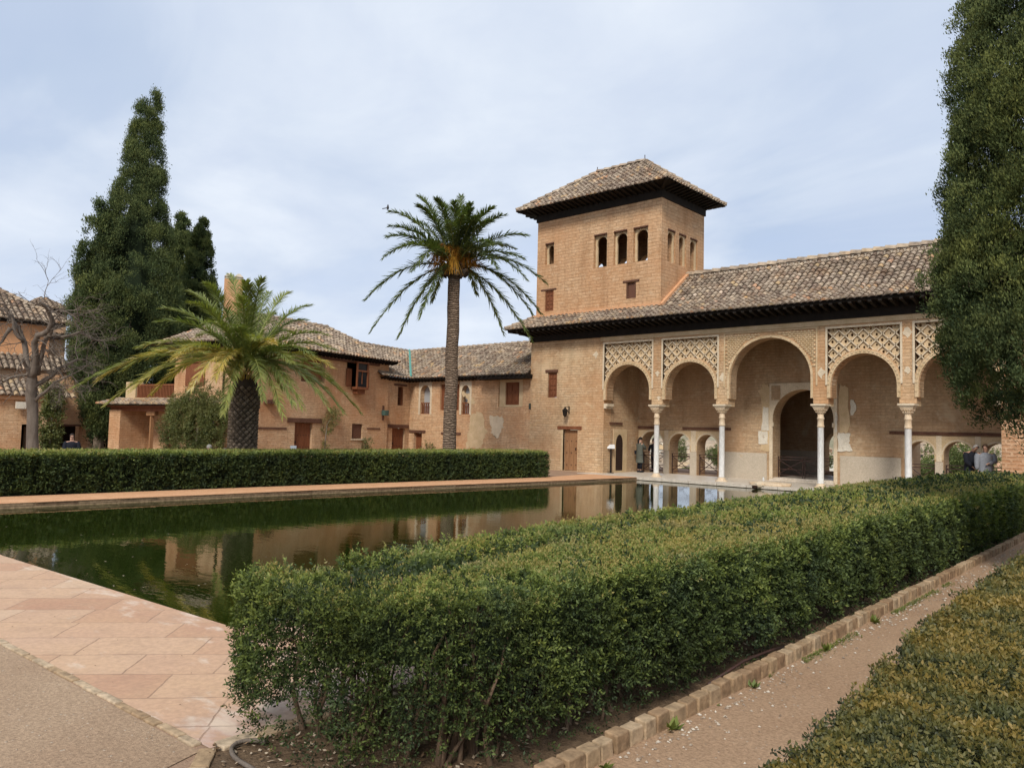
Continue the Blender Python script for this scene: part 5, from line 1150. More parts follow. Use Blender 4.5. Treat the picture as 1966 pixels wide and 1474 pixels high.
fz = [(0, 850), (190, 950), (450, 870, 1, -1), (680, 825, 1, 1), (885, 985, 1, 1), (1260, 985, 1, 1), (1130, 880, 1, 1), (1325, 910, 1, 1), (1385, 925, 1, 1), (1560, 925, 1, 1), (1660, 950, 1, 1), (1775, 945, 1.1), (1575, 515), (1530, 420), (1440, 560, 1, 1), (1390, 330), (1410, 225), (1270, 145), (1140, 155), (1090, 65, 1.05), (1010, 110), (985, 90), (885, 60, 1.05), (740, 130), (640, 190), (650, 262), (480, 312), (460, 400), (368, 570), (600, 590, 1, 1), (740, 392, 1, 1), (1080, 480, .9, 1), (1180, 500, .8, 1), (1570, 640, 1, 1), (130, 800, 1.05), (330, 850, 1, 1), (560, 640, 1, 1), (820, 760, .9, 1), (1300, 620, .9, 1), (960, 200), (1050, 260, .9), (700, 480, 1, -1), (1300, 420, 1, -1), (560, 760, 1, -1), (1450, 760, 1, -1), (870, 300, 1, -1), (1180, 300, 1, -1), (1620, 780, 1, -1), (280, 720, 1, -1), (1250, 800, .8, -1), (940, 400, .8, 1)]
tips = [((q_[0] - 1010) / 3.509, -(q_[1] - 690) / 3.509, *q_[2:]) for q_ in fz]
def ft(dx, dy, rs):
    t = .52 + rs.uniform(-.06, .07)
    if dy < .9: t += rs.choice((0, .03, .10, .24)) + (.06 if dx < 0 else 0)
    return min(t, .95)
palm_fronds(fat, CR, tips, 4.05, LAT_, DEP, mpf, .62, 62, ft, .22, 6, .22, .026, sig=.14, an0=.82)
g = MB(); g.tint = .9; rs = random.Random(3)
for k in range(60):
    an = rs.uniform(0, 6.28); o_ = Vector((math.cos(an), math.sin(an), 0)); g.tube([CR + o_ * .2 - Vector((0, 0, .5)), CR + o_ * .45 + Vector((0, 0, rs.uniform(-.3, .1))), CR + o_ * .8 + Vector((0, 0, rs.uniform(-.3, .5)))], [.03, .02, .008], 4, rs.uniform(.75, .95))
g.build('dry_stalks', M['palm_leaf'], fat)
# ================================================================== BARE TREE
BT = Vector((-29.0, 8.45, 0)); vd = Vector((BT.x, BT.y, 0)).normalized(); LB = Vector((vd.y, -vd.x, 0)); DB = -vd; mpb = 30.2 / 1480
def bt(x, y, d=0.0):
    """point of the tree's own upright plane, pushed d metres towards the pool"""
    q = onpl(x, y, BT, vd); return q + DB * d
bare = thing('bare_tree', 'leafless tree with pale twisting branches in front of the salmon building', 'tree', tuple(BT))
g = MB(); rs = random.Random(21)
g.tube([BT, BT + Vector((0, 0, .8)), bt(62, 830), bt(63, 790), bt(60, 755), bt(62, 725, .1)], [.22, .185, .17, .165, .18, .15], 12, caps=False)
limbs = [([(62, 727), (50, 690), (46, 655), (36, 630), (22, 610), (8, 590)], .13), ([(62, 730), (68, 690), (66, 660), (72, 648), (92, 640), (98, 620), (88, 600), (76, 592)], .14),
         ([(72, 720), (78, 690), (84, 665), (98, 642), (98, 615)], .11), ([(60, 745), (72, 738), (100, 722), (118, 705), (150, 690)], .10), ([(62, 725), (48, 702), (44, 690)], .09),
         ([(46, 655), (30, 640), (26, 620), (18, 595), (0, 592)], .08), ([(20, 630), (10, 645), (-5, 665)], .08), ([(98, 640), (120, 648), (150, 640), (180, 655)], .07), ([(98, 600), (115, 598), (130, 605), (150, 622)], .05), ([(62, 700), (52, 720), (20, 725), (-5, 740)], .07), ([(68, 770), (88, 752), (104, 735), (135, 722)], .07)]
tw = MB()
def twig(p, d, r, L, lev):
    n_ = 5; pts = [p]; cur = d.normalized()
    for k in range(n_):
        cur = (cur + Vector((rs.gauss(0, .20), rs.gauss(0, .20), rs.gauss(-.05 if lev > 1 else .02, .16)))).normalized(); p = p + cur * L / n_; pts.append(p)
        if lev < 4 and rs.random() < (.52 if lev < 3 else .42): 
            dd = (cur + Vector((rs.gauss(0, .7), rs.gauss(0, .7), rs.gauss(0, .5)))).normalized(); twig(p, dd, r * .6, L * .68, lev + 1)
    tw.tube(pts, [r * (1 - .7 * k / n_) for k in range(n_ + 1)], 4 if lev > 1 else 6, caps=False)
for li, (pl, r0) in enumerate(limbs):
    dd = rs.uniform(-.5, .9) * .3; pts = [bt(x, y, .1 + dd * k) for k, (x, y) in enumerate(pl)]
    sm = []
    for k in range(len(pts) - 1): sm += [pts[k], pts[k].lerp(pts[k + 1], .5) + Vector((rs.uniform(-.04, .04), rs.uniform(-.04, .04), rs.uniform(-.03, .04)))]
    sm.append(pts[-1]); g.tube(sm, [r0 * .82 * (1 - .6 * k / len(sm)) for k in range(len(sm))], 8)
    for k in range(3, len(sm)):
        for _ in range(2 if li in (3, 7, 10) else 1):
            d = (LB * rs.gauss(.5 if li in (1, 3, 7, 8, 10, 2) else -.3, .7) + DB * rs.gauss(0, .6) + Vector((0, 0, rs.gauss(.1, .45)))); twig(sm[k], d, .020, rs.uniform(.6, 1.15), 1)
g.build('trunk', M['bark_grey'], bare, True); tw.build('twigs', M['bark_grey'], bare)
# ================================================================== LEAFY THINGS BY THE HOUSES
def leaf_blob(name, label, cat_, base, blobs, n, leaf, mat_, tint=.45, stems=None, group=None, seed=1, material2='bark_grey', sub='foliage'):
    r_ = np.random.default_rng(seed); root = thing(name, label, cat_, tuple(base), group); P, N = [], []
    tot = sum(b_[3] * b_[5] for b_ in blobs)
    for (cx, cy, cz, rx, ry, rz) in blobs:
        m_ = int(n * rx * rz / tot); v = unit(r_.normal(0, 1, (m_, 3))); rad = r_.uniform(.55, 1.02, m_) ** .6
        P.append(np.array([cx, cy, cz]) + v * rad[:, None] * [rx, ry, rz]); N.append(v)
    P, N = np.concatenate(P), np.concatenate(N); P = P + (fbm(P, 2.5, seed) * .25)[:, None] * N
    keep = fbm(P, 3.5, seed + 3) > -.45; P, N = P[keep], N[keep]
    tt = tint + .16 * fbm(P, 2.2, seed + 1) + .1 * N[:, 2]; B = shoots(P, N, leaf * 2.2, leaf, 6, tt, .7, -.1, .5); leaf_mesh(sub, *B, M[mat_], root, .15)
    if stems:
        g = MB()
        for pts, r_s in stems: g.tube(pts, r_s, 7)
        g.build('stem', M[material2], root, True)
    return root
def hp(x, y, off): return onpl(x, y, KC - CD * off, CD)
vb = [hp(x, y, o_) for x, y, o_ in ((380, 820, .9), (350, 800, .9), (410, 810, .8), (375, 775, .8), (330, 815, .6), (420, 780, .6), (360, 845, .7), (405, 845, .8), (385, 755, .5), (330, 840, .6), (340, 785, .6))]
sz = [(1.1, .5, .9), (.9, .5, .8), (.8, .5, .8), (.9, .45, .6), (.6, .4, .7), (.6, .4, .6), (.8, .4, .5), (.7, .4, .5), (.6, .4, .4), (.5, .3, .6), (.6, .4, .5)]
q0 = hp(375, 868, .7); q0.z = 0
leaf_blob('climbing_shrub', 'big bushy climbing shrub spilling over the porch roof behind the stout palm', 'shrub', q0, [(p.x, p.y, p.z, a * .92, b_, c_) for p, (a, b_, c_) in zip(vb, sz)], 8000, .070, 'vine_leaf', .55, [([q0, q0 + Vector((.1, 0, 1)), vb[0]], [.07, .06, .03]), ([q0 + Vector((.6, .2, 0)), q0 + Vector((.5, .3, 1.2)), vb[2]], [.05, .04, .02])], seed=5)
# rose-like climbers on the house wall
def fcpx(x, y, n_): u, z = FC.uz(x, y, n_); return FC.p(u, z, n_)
c = fcpx(638, 800, .35); c2 = fcpx(628, 815, .3); base = fcpx(623, 866, .3); base.z = 0
leaf_blob('wall_climber', 'small thin stemmed climber with a round head, right of the red plank door', 'plant', base, [(c.x, c.y, c.z, .42, .25, .36), (c2.x, c2.y, c2.z - .15, .28, .2, .28), (c.x - .1, c.y + .1, c.z + .28, .2, .2, .2), (base.x, base.y, .9, .12, .12, .25)], 520, .07, 'vine_leaf', .75, [([base, base + Vector((.03, 0, 1.0)), c2, c], [.04, .03, .025, .012])], seed=9)
for i, (x, w_, h_, lab) in enumerate([(702, .35, 1.0, 'low straggly wall plant below the blind lintel'), (818, .12, .9, 'thin upright wall plant right of the small plank door'), (827, .10, .8, 'thinnest wall plant nearest to the tall palm trunk')]):
    if i == 0: c = fcpx(x, 850, .3)
    else: c = Vector((*onpl(x, 850, FW.p(0, 0, .3), FW.n).xy, .9))
    b0 = Vector((c.x, c.y, 0)); leaf_blob('wall_climber', lab, 'plant', b0, [(c.x, c.y, h_ * .75, w_, .15, h_ * .45)], 160 if i == 0 else 60, .07, 'vine_leaf', .45, [([b0, b0 + Vector((0, 0, h_))], [.02, .008])], seed=20 + i)
P_ = atD(95, 860, 41); P1 = Vector((P_.x, P_.y, 0)); lat_ = Vector((P1.y, -P1.x, 0)).normalized()
leaf_blob('ivy_mass', 'ivy hanging down the brick wall behind the bare tree, beside the dark gateway', 'ivy', P1, [(P1.x, P1.y, 1.6, .35, .25, 1.2), (P1.x, P1.y, 2.8, .45, .25, .6), (P1.x, P1.y, .6, .3, .25, .7)], 1300, .12, 'vine_leaf', .45, [([P1, P1 + Vector((.1, 0, 1.5)), P1 + Vector((0, 0, 3))], [.06, .05, .03])], seed=33)
for i, (x, w_, z_) in enumerate([(117, .42, .48), (160, .75, .5)]):
    P_ = atD(x, 860, 33.5 + i); b0 = Vector((P_.x, P_.y, 0)); leaf_blob('round_shrub', ['small rounded dark shrub left of the man in black', 'wider rounded dark shrub right of the man in black'][i], 'shrub', b0, [(b0.x, b0.y, z_ - .15, w_, .6, z_ * .6), (b0.x + .2, b0.y, z_ * .5, w_ * .8, .6, z_ * .5)], 1300, .06, 'yew_leaf', .45, [([b0, b0 + Vector((0, 0, .6))], [.05, .03])], 'rounded shrubs', 40 + i)
# ================================================================== SALMON PAVILION ON THE LEFT
class VF(Fr):
    """upright frame facing the garden at a distance"""
    def __init__(s, x, D, turn=0.0):
        q = atD(x, 800, D); d = Vector((q.x, q.y, 0)).normalized(); n_ = -d; n_.rotate(Matrix.Rotation(math.radians(turn), 3, 'Z')); s.o = Vector((q.x, q.y, 0)); s.n = n_; s.u = Vector((-n_.y, n_.x, 0))
def hip(T, Bs, fr, u0, u1, z, n0, n1, zr, inset=None):
    """hipped roof over a rectangle; returns its ridge"""
    A, B, C_, D_ = fr.p(u0, z, n1), fr.p(u1, z, n1), fr.p(u1, z, n0), fr.p(u0, z, n0); w_ = (n1 - n0) / 2 if inset is None else inset
    um = (u0 + u1) / 2; a = min(u0 + w_, um - .05); b_ = max(u1 - w_, um + .05); r0, r1 = fr.p(a, zr, (n0 + n1) / 2), fr.p(b_, zr, (n0 + n1) / 2)
    roof_patch(T, Bs, [A, B, r1, r0], None, .27, .45, .10); roof_patch(T, Bs, [B, C_, r1], None, .27, .45, .10); roof_patch(T, Bs, [D_, A, r0], None, .27, .45, .10); Bs.face([C_, D_, r0, r1])
    return r0, r1, (A, B, C_, D_)
V1 = VF(20, 46, 12); pav = thing('salmon_pavilion', 'salmon rendered pavilion with stepped tiled roofs on the far left', 'building', tuple(V1.o))
def s1(x, y, n_=0): return V1.uz(x, y, n_)
uR = s1(95, 650)[0]; uE = s1(113, 622)[0]; ze = s1(60, 622)[1]; zp = s1(22, 556, -3)[1]; uR2 = s1(126, 700)[0]
q = MB(); q.fbox(V1, -6.5, uR, 2.8, ze, -6, 0); q.build('upper_wall', M['salmon'], pav)
q = MB(); q.fbox(V1, uR, uR2, 2.8, s1(100, 648)[1], -5.5, -.35); q.build('side_bay', M['salmon_pale'], pav)
e = MB(); e.fbox(V1, -6.9, uE - .2, ze - .02, ze + .1, -6.3, .4); e.build('eave', M['dark_wood'], pav)
T = MB(); Bs = MB(); r0, r1, cs = hip(T, Bs, V1, -3.6, uE + .5, ze + .12, -6.6, .55, zp, 3.4)
z2a, z2b = s1(60, 710, 1.1)[1], s1(60, 682)[1]
roof_patch(T, Bs, [V1.p(-6.8, z2a, 1.1), V1.p(uR2 + .2, z2a, 1.1), V1.p(uR2 - .1, z2b, -.02), V1.p(-6.8, z2b, -.02)], None, .27, .45, .10)
z3a, z3b = s1(60, 760, 3.0)[1], s1(60, 731, 1.5)[1]
roof_patch(T, Bs, [V1.p(-6.8, z3a, 3.0), V1.p(uR2 - .2, z3a, 3.0), V1.p(uR2 - .9, z3b, 1.5), V1.p(-6.8, z3b, 1.5)], None, .27, .45, .10, bright=.12)
z4 = s1(110, 650)[1]; roof_patch(T, Bs, [V1.p(uR - .1, z4 + .0, -.1), V1.p(uR2 + .2, z4, -.1), V1.p(uR2 + .1, z4 + .35, -1.2), V1.p(uR - .1, z4 + .35, -1.2)], None, .27, .45, .10)
ro = T.build('roof', M['roof_tile'], pav); Bs.build('roof_bedding', M['roof_base'], ro)
T = MB(); ridge_tiles(T, cs[1], r1, .13); ridge_tiles(T, cs[0], r0, .13); ridge_tiles(T, r0, r1, .13); T.build('ridge_tiles', M['roof_tile'], ro)
q = MB(); q.fbox(V1, -6.5, uR2, z3a + .3, z2a + .02, -5, .8); q.build('middle_wall', M['salmon_pale'], pav)
ug, ug2 = s1(42, 850, 2.7)[0], s1(52, 850, 2.7)[0]; uw = uR2 - .5
q = MB(); q.poly2d(V1, rect(-6.5, uw - .9, -.1, z3a + .02), [rect(ug - .05, ug + .6, 0, 1.55), rect(-1.9, -1.2, 0, 2.4)], 1.6, 2.7); q.build('lower_wall', M['brick_house'], pav)
q = MB(); q.fbox(V1, -6.4, uw - 1, 0, z3a, 1.0, 1.5); q.build('inner_wall', M['dark_room'], pav)
q = MB(); q.fbox(V1, -6.5, uw - .8, z3a - .2, z3a, 2.7, 2.85); q.build('cornice', M['terracotta'], pav)
q = MB(); q.fbox(V1, ug + .25, ug + .6, 0, 1.45, 1.7, 2.5); q.build('pillar', M['stucco_pale'], pav)
# pale linking wall with the dark gateway
ga, gb = s1(110, 840, 1.2)[0], s1(149, 840, 1.2)[0]; zg = s1(125, 818, 1.2)[1]; zt_ = s1(125, 735, 1.2)[1]
q = MB(); q.poly2d(V1, rect(uw - 1.0, gb + .45, -.1, zt_ + .4), [rect(ga, gb + .2, -.05, zg)], .6, 1.2); q.build('gateway_wall', M['brick_house'], pav)
q = MB(); q.fbox(V1, ga - .5, gb + .6, -.1, zg + .3, -1.5, -1.4); q.fbox(V1, ga - .02, gb + .5, zg, zg + .1, -1.4, .6); q.build('gateway_interior', M['dark_room'], pav)
q = MB(); q.fbox(V1, ga - .1, gb + .2, zg, zg + .09, 1.2, 1.28); q.build('lintel', M['lintel_wood'], pav)
fl = MB(); a, b_ = s1(40, 778, 2.95); fl.fbox(V1, a - .2, a + .2, b_ - .16, b_ + .16, 2.86, 3.05); o = fl.build('floodlight', M['plaster_white']); anchor(o, tuple(V1.p(a, b_, 2.9))); tag(o, 'white square floodlight fixed to the wall behind the bare tree', 'floodlight')
V2 = VF(95, 56, 12); pv2 = thing('salmon_pavilion', 'small square salmon turret with round window and hipped roof, behind the larger pavilion', 'building', tuple(V2.o))
def s2(x, y, n_=0): return V2.uz(x, y, n_)
a0, a1 = s2(62, 610)[0], s2(128, 610)[0]; z0_, zp2 = s2(95, 595)[1], s2(85, 572, -2)[1]
q = MB(); q.fbox(V2, a0, a1, 0, z0_, -4, 0); q.build('wall', M['salmon_pale'], pv2)
T = MB(); Bs = MB(); r0, r1, cs = hip(T, Bs, V2, a0 - .5, a1 + .4, z0_ + .05, -4.4, .45, zp2, 2.0); ro = T.build('roof', M['roof_tile'], pv2); Bs.build('roof_bedding', M['roof_base'], ro)
e = MB(); e.fbox(V2, a0 - .3, a1 + .25, z0_ - .08, z0_ + .02, -4.2, .3); e.build('eave', M['dark_wood'], pv2)
q = MB(); c_ = s2(108, 608); q.poly2d(V2, [(c_[0] + .45 * math.cos(t * PI / 8), c_[1] + .6 * math.sin(t * PI / 8)) for t in range(16)], [], 0, .02); q.build('round_window', M['dark_room'], pv2)
# crenellated towers behind
def far_tower(x0, x1, yt, D, label, merl):
    V = VF((x0 + x1) / 2, D); root = thing('stone_tower', label, 'tower', tuple(V.o), 'distant towers'); a = V.uz(x0, yt + 12)[0]; b_ = V.uz(x1, yt + 12)[0]; z = V.uz((x0 + x1) / 2, yt + 12)[1]; zt = V.uz((x0 + x1) / 2, yt)[1]
    q = MB(); q.fbox(V, a, b_, 0, z, -4, 0); q.build('wall', M['terracotta'], root); w_ = (b_ - a)
    for k in range(merl):
        u0 = a + w_ * k / merl + w_ * .04; u1 = a + w_ * (k + 1) / merl - w_ * .06; m_ = MB(); m_.fbox(V, u0, u1, z, zt - .3, -.9, .02)
        m_.box8([V.p(u0 - .06, zt - .3, .08), V.p(u1 + .06, zt - .3, .08), V.p(u1 + .06, zt - .3, -.96), V.p(u0 - .06, zt - .3, -.96)] + [V.p(u0 + .2, zt, -.25), V.p(u1 - .2, zt, -.25), V.p(u1 - .2, zt, -.6), V.p(u0 + .2, zt, -.6)]); m_.build('merlon', M['dado'], root)
far_tower(431, 468, 524, 62, 'pale tower with two capped merlons showing above the stout palm', 2)
far_tower(146, 176, 512, 62, 'pale tower edge peeping out left of the tallest cypress', 2)
# ================================================================== RAILINGS, SIGNS, LANTERNS, FOUNTAIN
def railing(fr, u0, u1, n_, label, z1=.92, z0=.06, group='low iron railings', both=True):
    g = MB(); w_ = .028; o_ = fr.p((u0 + u1) / 2, z0, n_)
    g.fbox(fr, u0, u0 + w_, z0 - .05, z1, n_ - .02, n_ + .02); g.fbox(fr, u1 - w_, u1, z0 - .05, z1, n_ - .02, n_ + .02)
    g.fbox(fr, u0 - .01, u1 + .01, z1, z1 + .03, n_ - .03, n_ + .03); g.fbox(fr, u0 + w_, u1 - w_, z1 - .12, z1 - .085, n_ - .018, n_ + .018); g.fbox(fr, u0 + w_, u1 - w_, z0 + .30, z0 + .33, n_ - .018, n_ + .018); g.fbox(fr, u0 + w_, u1 - w_, z0 + .06, z0 + .09, n_ - .018, n_ + .018)
    g.bar(fr.p(u0, z0 + .1, n_ + .006), fr.p(u1, z1 - .1, n_ + .006), .025, .028, fr.n); g.bar(fr.p(u0, z1 - .1, n_ - .008), fr.p(u1, z0 + .1, n_ - .008), .025, .028, fr.n)
    r_ = g.build('railing', M['iron']); anchor(r_, tuple(o_)); tag(r_, label, 'railing', group); return r_
labs = ['iron railing in the back window directly behind the two women', 'iron railing in the middle of the left three back windows', 'iron railing in the back window just left of the second column']
for (a, b_), l_ in zip(wins, labs): railing(FB, a + .03, b_ - .03, -.18, l_)
labs = ['iron railing in the back window beside the fourth column', 'iron railing in the back window left of the two men', 'iron railing behind the two men beside the brick pier']
for (a, b_), l_ in zip(rw, labs): railing(FB, a + .03, b_ - .03, -.18, l_)
cm = (CA[0] + CA[1]) / 2 - .12
railing(FB, CA[0] + .05, cm - .03, -.45, 'left leaf of the iron barrier in the central doorway', .98, .16, 'doorway barrier leaves'); railing(FB, cm + .03, CA[1] - .05, -.45, 'right leaf of the iron barrier in the central doorway', .98, .16, 'doorway barrier leaves')
# wall lantern on the left block
L = thing('wall_lantern', 'black iron lantern on a bracket, right of the plank door on the brick block', 'lantern', tuple(FP.p(*FP.uz(1093, 790), 0)))
u, z = FP.uz(1093, 790); g = MB(); g.fbox(FP, u - .02, u + .02, z - .1, z + .25, 0, .03); g.bar(FP.p(u, z + .2, 0), FP.p(u, z + .2, .35), .03, .03); g.bar(FP.p(u, z - .05, .02), FP.p(u, z + .18, .3), .02, .02); g.build('bracket', M['dark_wood'], L)
c = FP.p(u, z, .32); g = MB(); g.lathe((c.x, c.y, c.z - .2), [(.03, -.06), (.06, -.02), (.09, 0), (.13, .22), (.15, .24), (.06, .33), (.02, .38)], 6); g.build('lamp_case', M['dark_wood'], L)
# lamp box on the house
u, z = FC.uz(735, 792, .1); L = thing('wall_lamp', 'grey square wall lamp high on the brick house beside the corner wing', 'lamp', tuple(FC.p(u, z, .1)))
g = MB(); g.tint = .35; g.fbox(FC, u - .14, u + .14, z - .15, z + .12, .14, .40); g.build('lamp_box', M['paint'], L); g = MB(); g.fbox(FC, u - .07, u + .07, z - .40, z + .38, .1, .14); g.build('back_plate', M['lintel_wood'], L)
u, z = FW.uz(1013, 812); g = MB(); g.tint = .32; 
u, z = FP.uz(1016.5, 780); g.fbox(FP, u - .0, u + .10, z - .14, z + .14, 0.0, .05); o = g.build('junction_box', M['paint']); tag(o, 'small grey junction box near the left edge of the brick block', 'junction box'); anchor(o, tuple(FP.p(u, z, 0)))
# lectern sign by the niche and white sign by the house door
def sign(p, h, w_, lab, tilt, base_mat='dark_wood', nrm=None):
    s_ = thing('information_sign', lab, 'sign', tuple(p)); n_ = (Vector((0, 0, 0)) - Vector((p[0], p[1], 0))).normalized() if nrm is None else nrm; fr = Fr(p, Vector((-n_.y, n_.x, 0)), n_)
    g = MB(); g.fbox(fr, -.04, .04, 0, h, -.02, .02); g.fbox(fr, -.14, .14, 0, .02, -.12, .12); g.build('post', M[base_mat], s_)
    g = MB(); g.tint = .95; a = [fr.p(-w_, h - .02, .10), fr.p(w_, h - .02, .10), fr.p(w_, h + tilt, -.12), fr.p(-w_, h + tilt, -.12)]; up = Vector((0, 0, .02)); g.box8(a + [v + up for v in a]); g.build('panel', M['paint'], s_)
sign((-20.02, 28.95, .01), 1.12, .17, 'black lectern sign with pale top at the left end of the arcade', .14, nrm=Vector((.6, -.8, 0)))
q = atD(563, 866, 30.0); sign((q.x, q.y, 0), .82, .11, 'small white sign board standing before the red plank door', .22)
# fountain: scalloped marble basin, runnel and jet on the platform edge
FX, FYY = -12.15, 28.0
fo = thing('marble_fountain', 'worn white marble basin with a spout lip over the pool edge before the wide arch', 'fountain', (FX, 27.6, .01))
g = MB(); vs = []; n_ = 40
for r_, z in ((.62, .015), (.66, .10), (.60, .115), (.46, .06), (.30, .04)):
    for k in range(n_):
        an = 2 * PI * k / n_; rr = r_ * (1 + .07 * abs(math.cos(an * 4))); vs.append((FX + math.cos(an) * rr * 1.15, 27.95 + math.sin(an) * rr * .9, z))
fs = [(j * n_ + k, j * n_ + (k + 1) % n_, (j + 1) * n_ + (k + 1) % n_, (j + 1) * n_ + k) for j in range(4) for k in range(n_)] + [tuple(4 * n_ + k for k in range(n_))]
g.faces(vs, fs); g.build('basin', M['tan_marble'], fo, True)
g = MB(); 
g.tube([(FX - .1, 27.75, .03), (FX - .15, 27.45, .03), (FX - .2, 27.12, .01)], [.12, .15, .11], 9); 
g.box(FX - .45, FX + .05, 27.3, 27.5, .012, .06); g.build('spout', M['stucco_pale'], fo)
g = MB(); g.lathe((FX - .2, 27.08, -.02), [(.09, -.06), (.11, 0), (.09, .05)], 10); g.build('spout_mouth', M['dark_room'], fo)
g = MB(); g.tint = .9; g.lathe((-12.62, 28.42, .01), [(.035, 0), (.03, .12), (.045, .14), (.035, .22), (.01, .27)], 8); g.build('jet_cap', M['paint'], fo)
# ================================================================== PEOPLE
def skin_body(name, nodes, edges, parent, mat_=('skin',), tint=.6, sub=1):
    """one continuous surface grown over a skeleton; node 0 is the pelvis"""
    me = bpy.data.meshes.new(name); me.from_pydata([tuple(n[0]) for n in nodes], edges, []); me.update()
    o = link(me, name, [M[m_] for m_ in mat_], parent)
    sk = o.modifiers.new('skin', 'SKIN'); sk.use_smooth_shade = True; sk.branch_smoothing = .3
    if not me.skin_vertices: me.skin_vertices.new()
    for i, n in enumerate(nodes):
        r_ = n[1] if isinstance(n[1], tuple) else (n[1], n[1]); me.skin_vertices[0].data[i].radius = r_; me.skin_vertices[0].data[i].use_root = (i == 0)
    su = o.modifiers.new('sub', 'SUBSURF'); su.levels = sub; su.render_levels = sub; return o
def person(label, loc, face, h=1.72, arms=None, coat=None, legs=(.2, .05), hair=.1, hairlen='short', coat_t=.4, leg_t=.05, shoe_t=.05, lean=0.0, sit=False, head_turn=0.0, head_nod=0.0, step=0.0, build_=1.0, group='people', glasses=False, bag=False, look=None):
    """face: direction looked to in the ground plane; arms: (left elbow, left hand, right elbow, right hand) in body space (x right, y forward, z up), in units of height"""
    f = Vector((face[0], face[1], 0)).normalized(); rt = Vector((f.y, -f.x, 0)); L0 = Vector(loc); root = thing('person', label, 'person', loc, group)
    hipz = .52 if not sit else .27
    def W(x, y, z):
        y2 = y + lean * max(0, z - hipz); z2 = z - lean * lean * .35 * max(0, z - hipz); return L0 + (rt * x + f * y2) * h + Vector((0, 0, z2 * h))
    b_ = build_; N_ = []; E_ = []
    def nd(x, y, z, r, ry=None): N_.append((W(x, y, z) , (r * h, (ry or r) * h))); return len(N_) - 1
    pel = nd(0, 0, hipz, .078 * b_, .060 * b_); sp = nd(0, .004, hipz + .11, .072 * b_, .056 * b_); chs = nd(0, 0, hipz + .22, .085 * b_, .06 * b_); nk = nd(0, .002, hipz + .31, .034); E_ += [(pel, sp), (sp, chs), (chs, nk)]
    hb = Vector((math.sin(head_turn), math.cos(head_turn), 0)); hn = head_nod
    hd = nd(0 + hb.x * hn * .03, .01 + hb.y * (.01 + hn * .05), hipz + .365 - hn * .01, .046, .052); ht = nd(hb.x * (hn * .05), .008 + hb.y * (hn * .075), hipz + .425 - hn * .025, .048, .054); hh = nd(hb.x * hn * .05, .004 + hb.y * hn * .07, hipz + .455 - hn * .03, .026); E_ += [(nk, hd), (hd, ht), (ht, hh)]
    ns = nd(hb.x * (.058 + hn * .03), .008 + hb.y * (.058 + hn * .03), hipz + .385 - hn * .03, .009); E_.append((hd, ns))
    A = arms or ((-.13, .0, .64), (-.135, .04, .50), (.13, .0, .64), (.135, .04, .50)); dz = hipz - .52
    hands = []
    for s_, el, ha in ((-1, A[0], A[1]), (1, A[2], A[3])):
        sh = nd(s_ * .098 * b_, 0, hipz + .275, .036 * b_); e_ = nd(el[0], el[1], el[2] + dz, .026 * b_); wr_ = nd(ha[0] * .93 + el[0] * .07, ha[1] * .93 + el[1] * .07, (ha[2] * .93 + el[2] * .07) + dz, .016); pm = nd(ha[0], ha[1], ha[2] + dz, .019, .011); E_ += [(chs, sh), (sh, e_), (e_, wr_), (wr_, pm)]
        dv = Vector(ha) - Vector(el); dv.normalize(); sd = dv.cross(Vector((0, 0, 1))); sd = sd.normalized() if sd.length > .1 else Vector((0, 1, 0))
        for k in range(4):
            q1 = Vector(ha) + dv * .02 + sd * (k - 1.5) * .010; q2 = q1 + dv * (.022 + .004 * (1 - abs(k - 1.5))) + Vector((0, 0, -.004)); q3 = q2 + dv * .016 + Vector((0, 0, -.010))
            a = nd(q1.x, q1.y, q1.z + dz, .0058); c = nd(q2.x, q2.y, q2.z + dz, .0052); d = nd(q3.x, q3.y, q3.z + dz, .0045); E_ += [(pm, a), (a, c), (c, d)]
        q1 = Vector(ha) - sd * .018 + dv * .004; q2 = q1 - sd * .008 + dv * .018; a = nd(q1.x, q1.y, q1.z + dz, .0062); c = nd(q2.x, q2.y, q2.z + dz, .005); E_ += [(pm, a), (a, c)]
        hands.append((sh, e_, wr_))
    lg = []
    for s_ in (-1, 1):
        if sit: kn = (s_ * .06, .24, .29); an = (s_ * .06, .26, .04)
        else: kn = (s_ * .045, .012 + s_ * step * .5, .285); an = (s_ * .048, -.005 + s_ * step, .045)
        a = nd(s_ * .048, 0, hipz - .04, .052 * b_); k_ = nd(kn[0], kn[1], kn[2], .034 * b_); c = nd(an[0], an[1], an[2], .022); t_ = nd(an[0] + s_ * .008, an[1] + .085, .018, .018, .016); E_ += [(pel, a), (a, k_), (k_, c), (c, t_)]; lg.append((a, k_, c, t_))
    skin_body('body', N_, E_, root)
    P = lambda i: N_[i][0]; R_ = lambda i: N_[i][1][0]
    # clothes: lofts round the limbs
    def loft(name, pts, tint, n_=18, mat_='cloth', ell=None):
        g = MB(); g.tint = tint; vs = []
        for j, (p, rx, ry) in enumerate(pts):
            for k in range(n_):
                a = 2 * PI * k / n_; w_ = 1 + .03 * math.sin(a * 5 + j); vs.append(p + rt * math.cos(a) * rx * w_ * h + f * math.sin(a) * ry * w_ * h)
        g.faces(vs, [(j * n_ + k, j * n_ + (k + 1) % n_, (j + 1) * n_ + (k + 1) % n_, (j + 1) * n_ + k) for j in range(len(pts) - 1) for k in range(n_)] + [tuple(range(n_)), tuple((len(pts) - 1) * n_ + k for k in range(n_))]); return g.build(name, M[mat_], root, True)
    ce = coat or .46   # lower edge of the jacket
    rings = []
    zz = ce
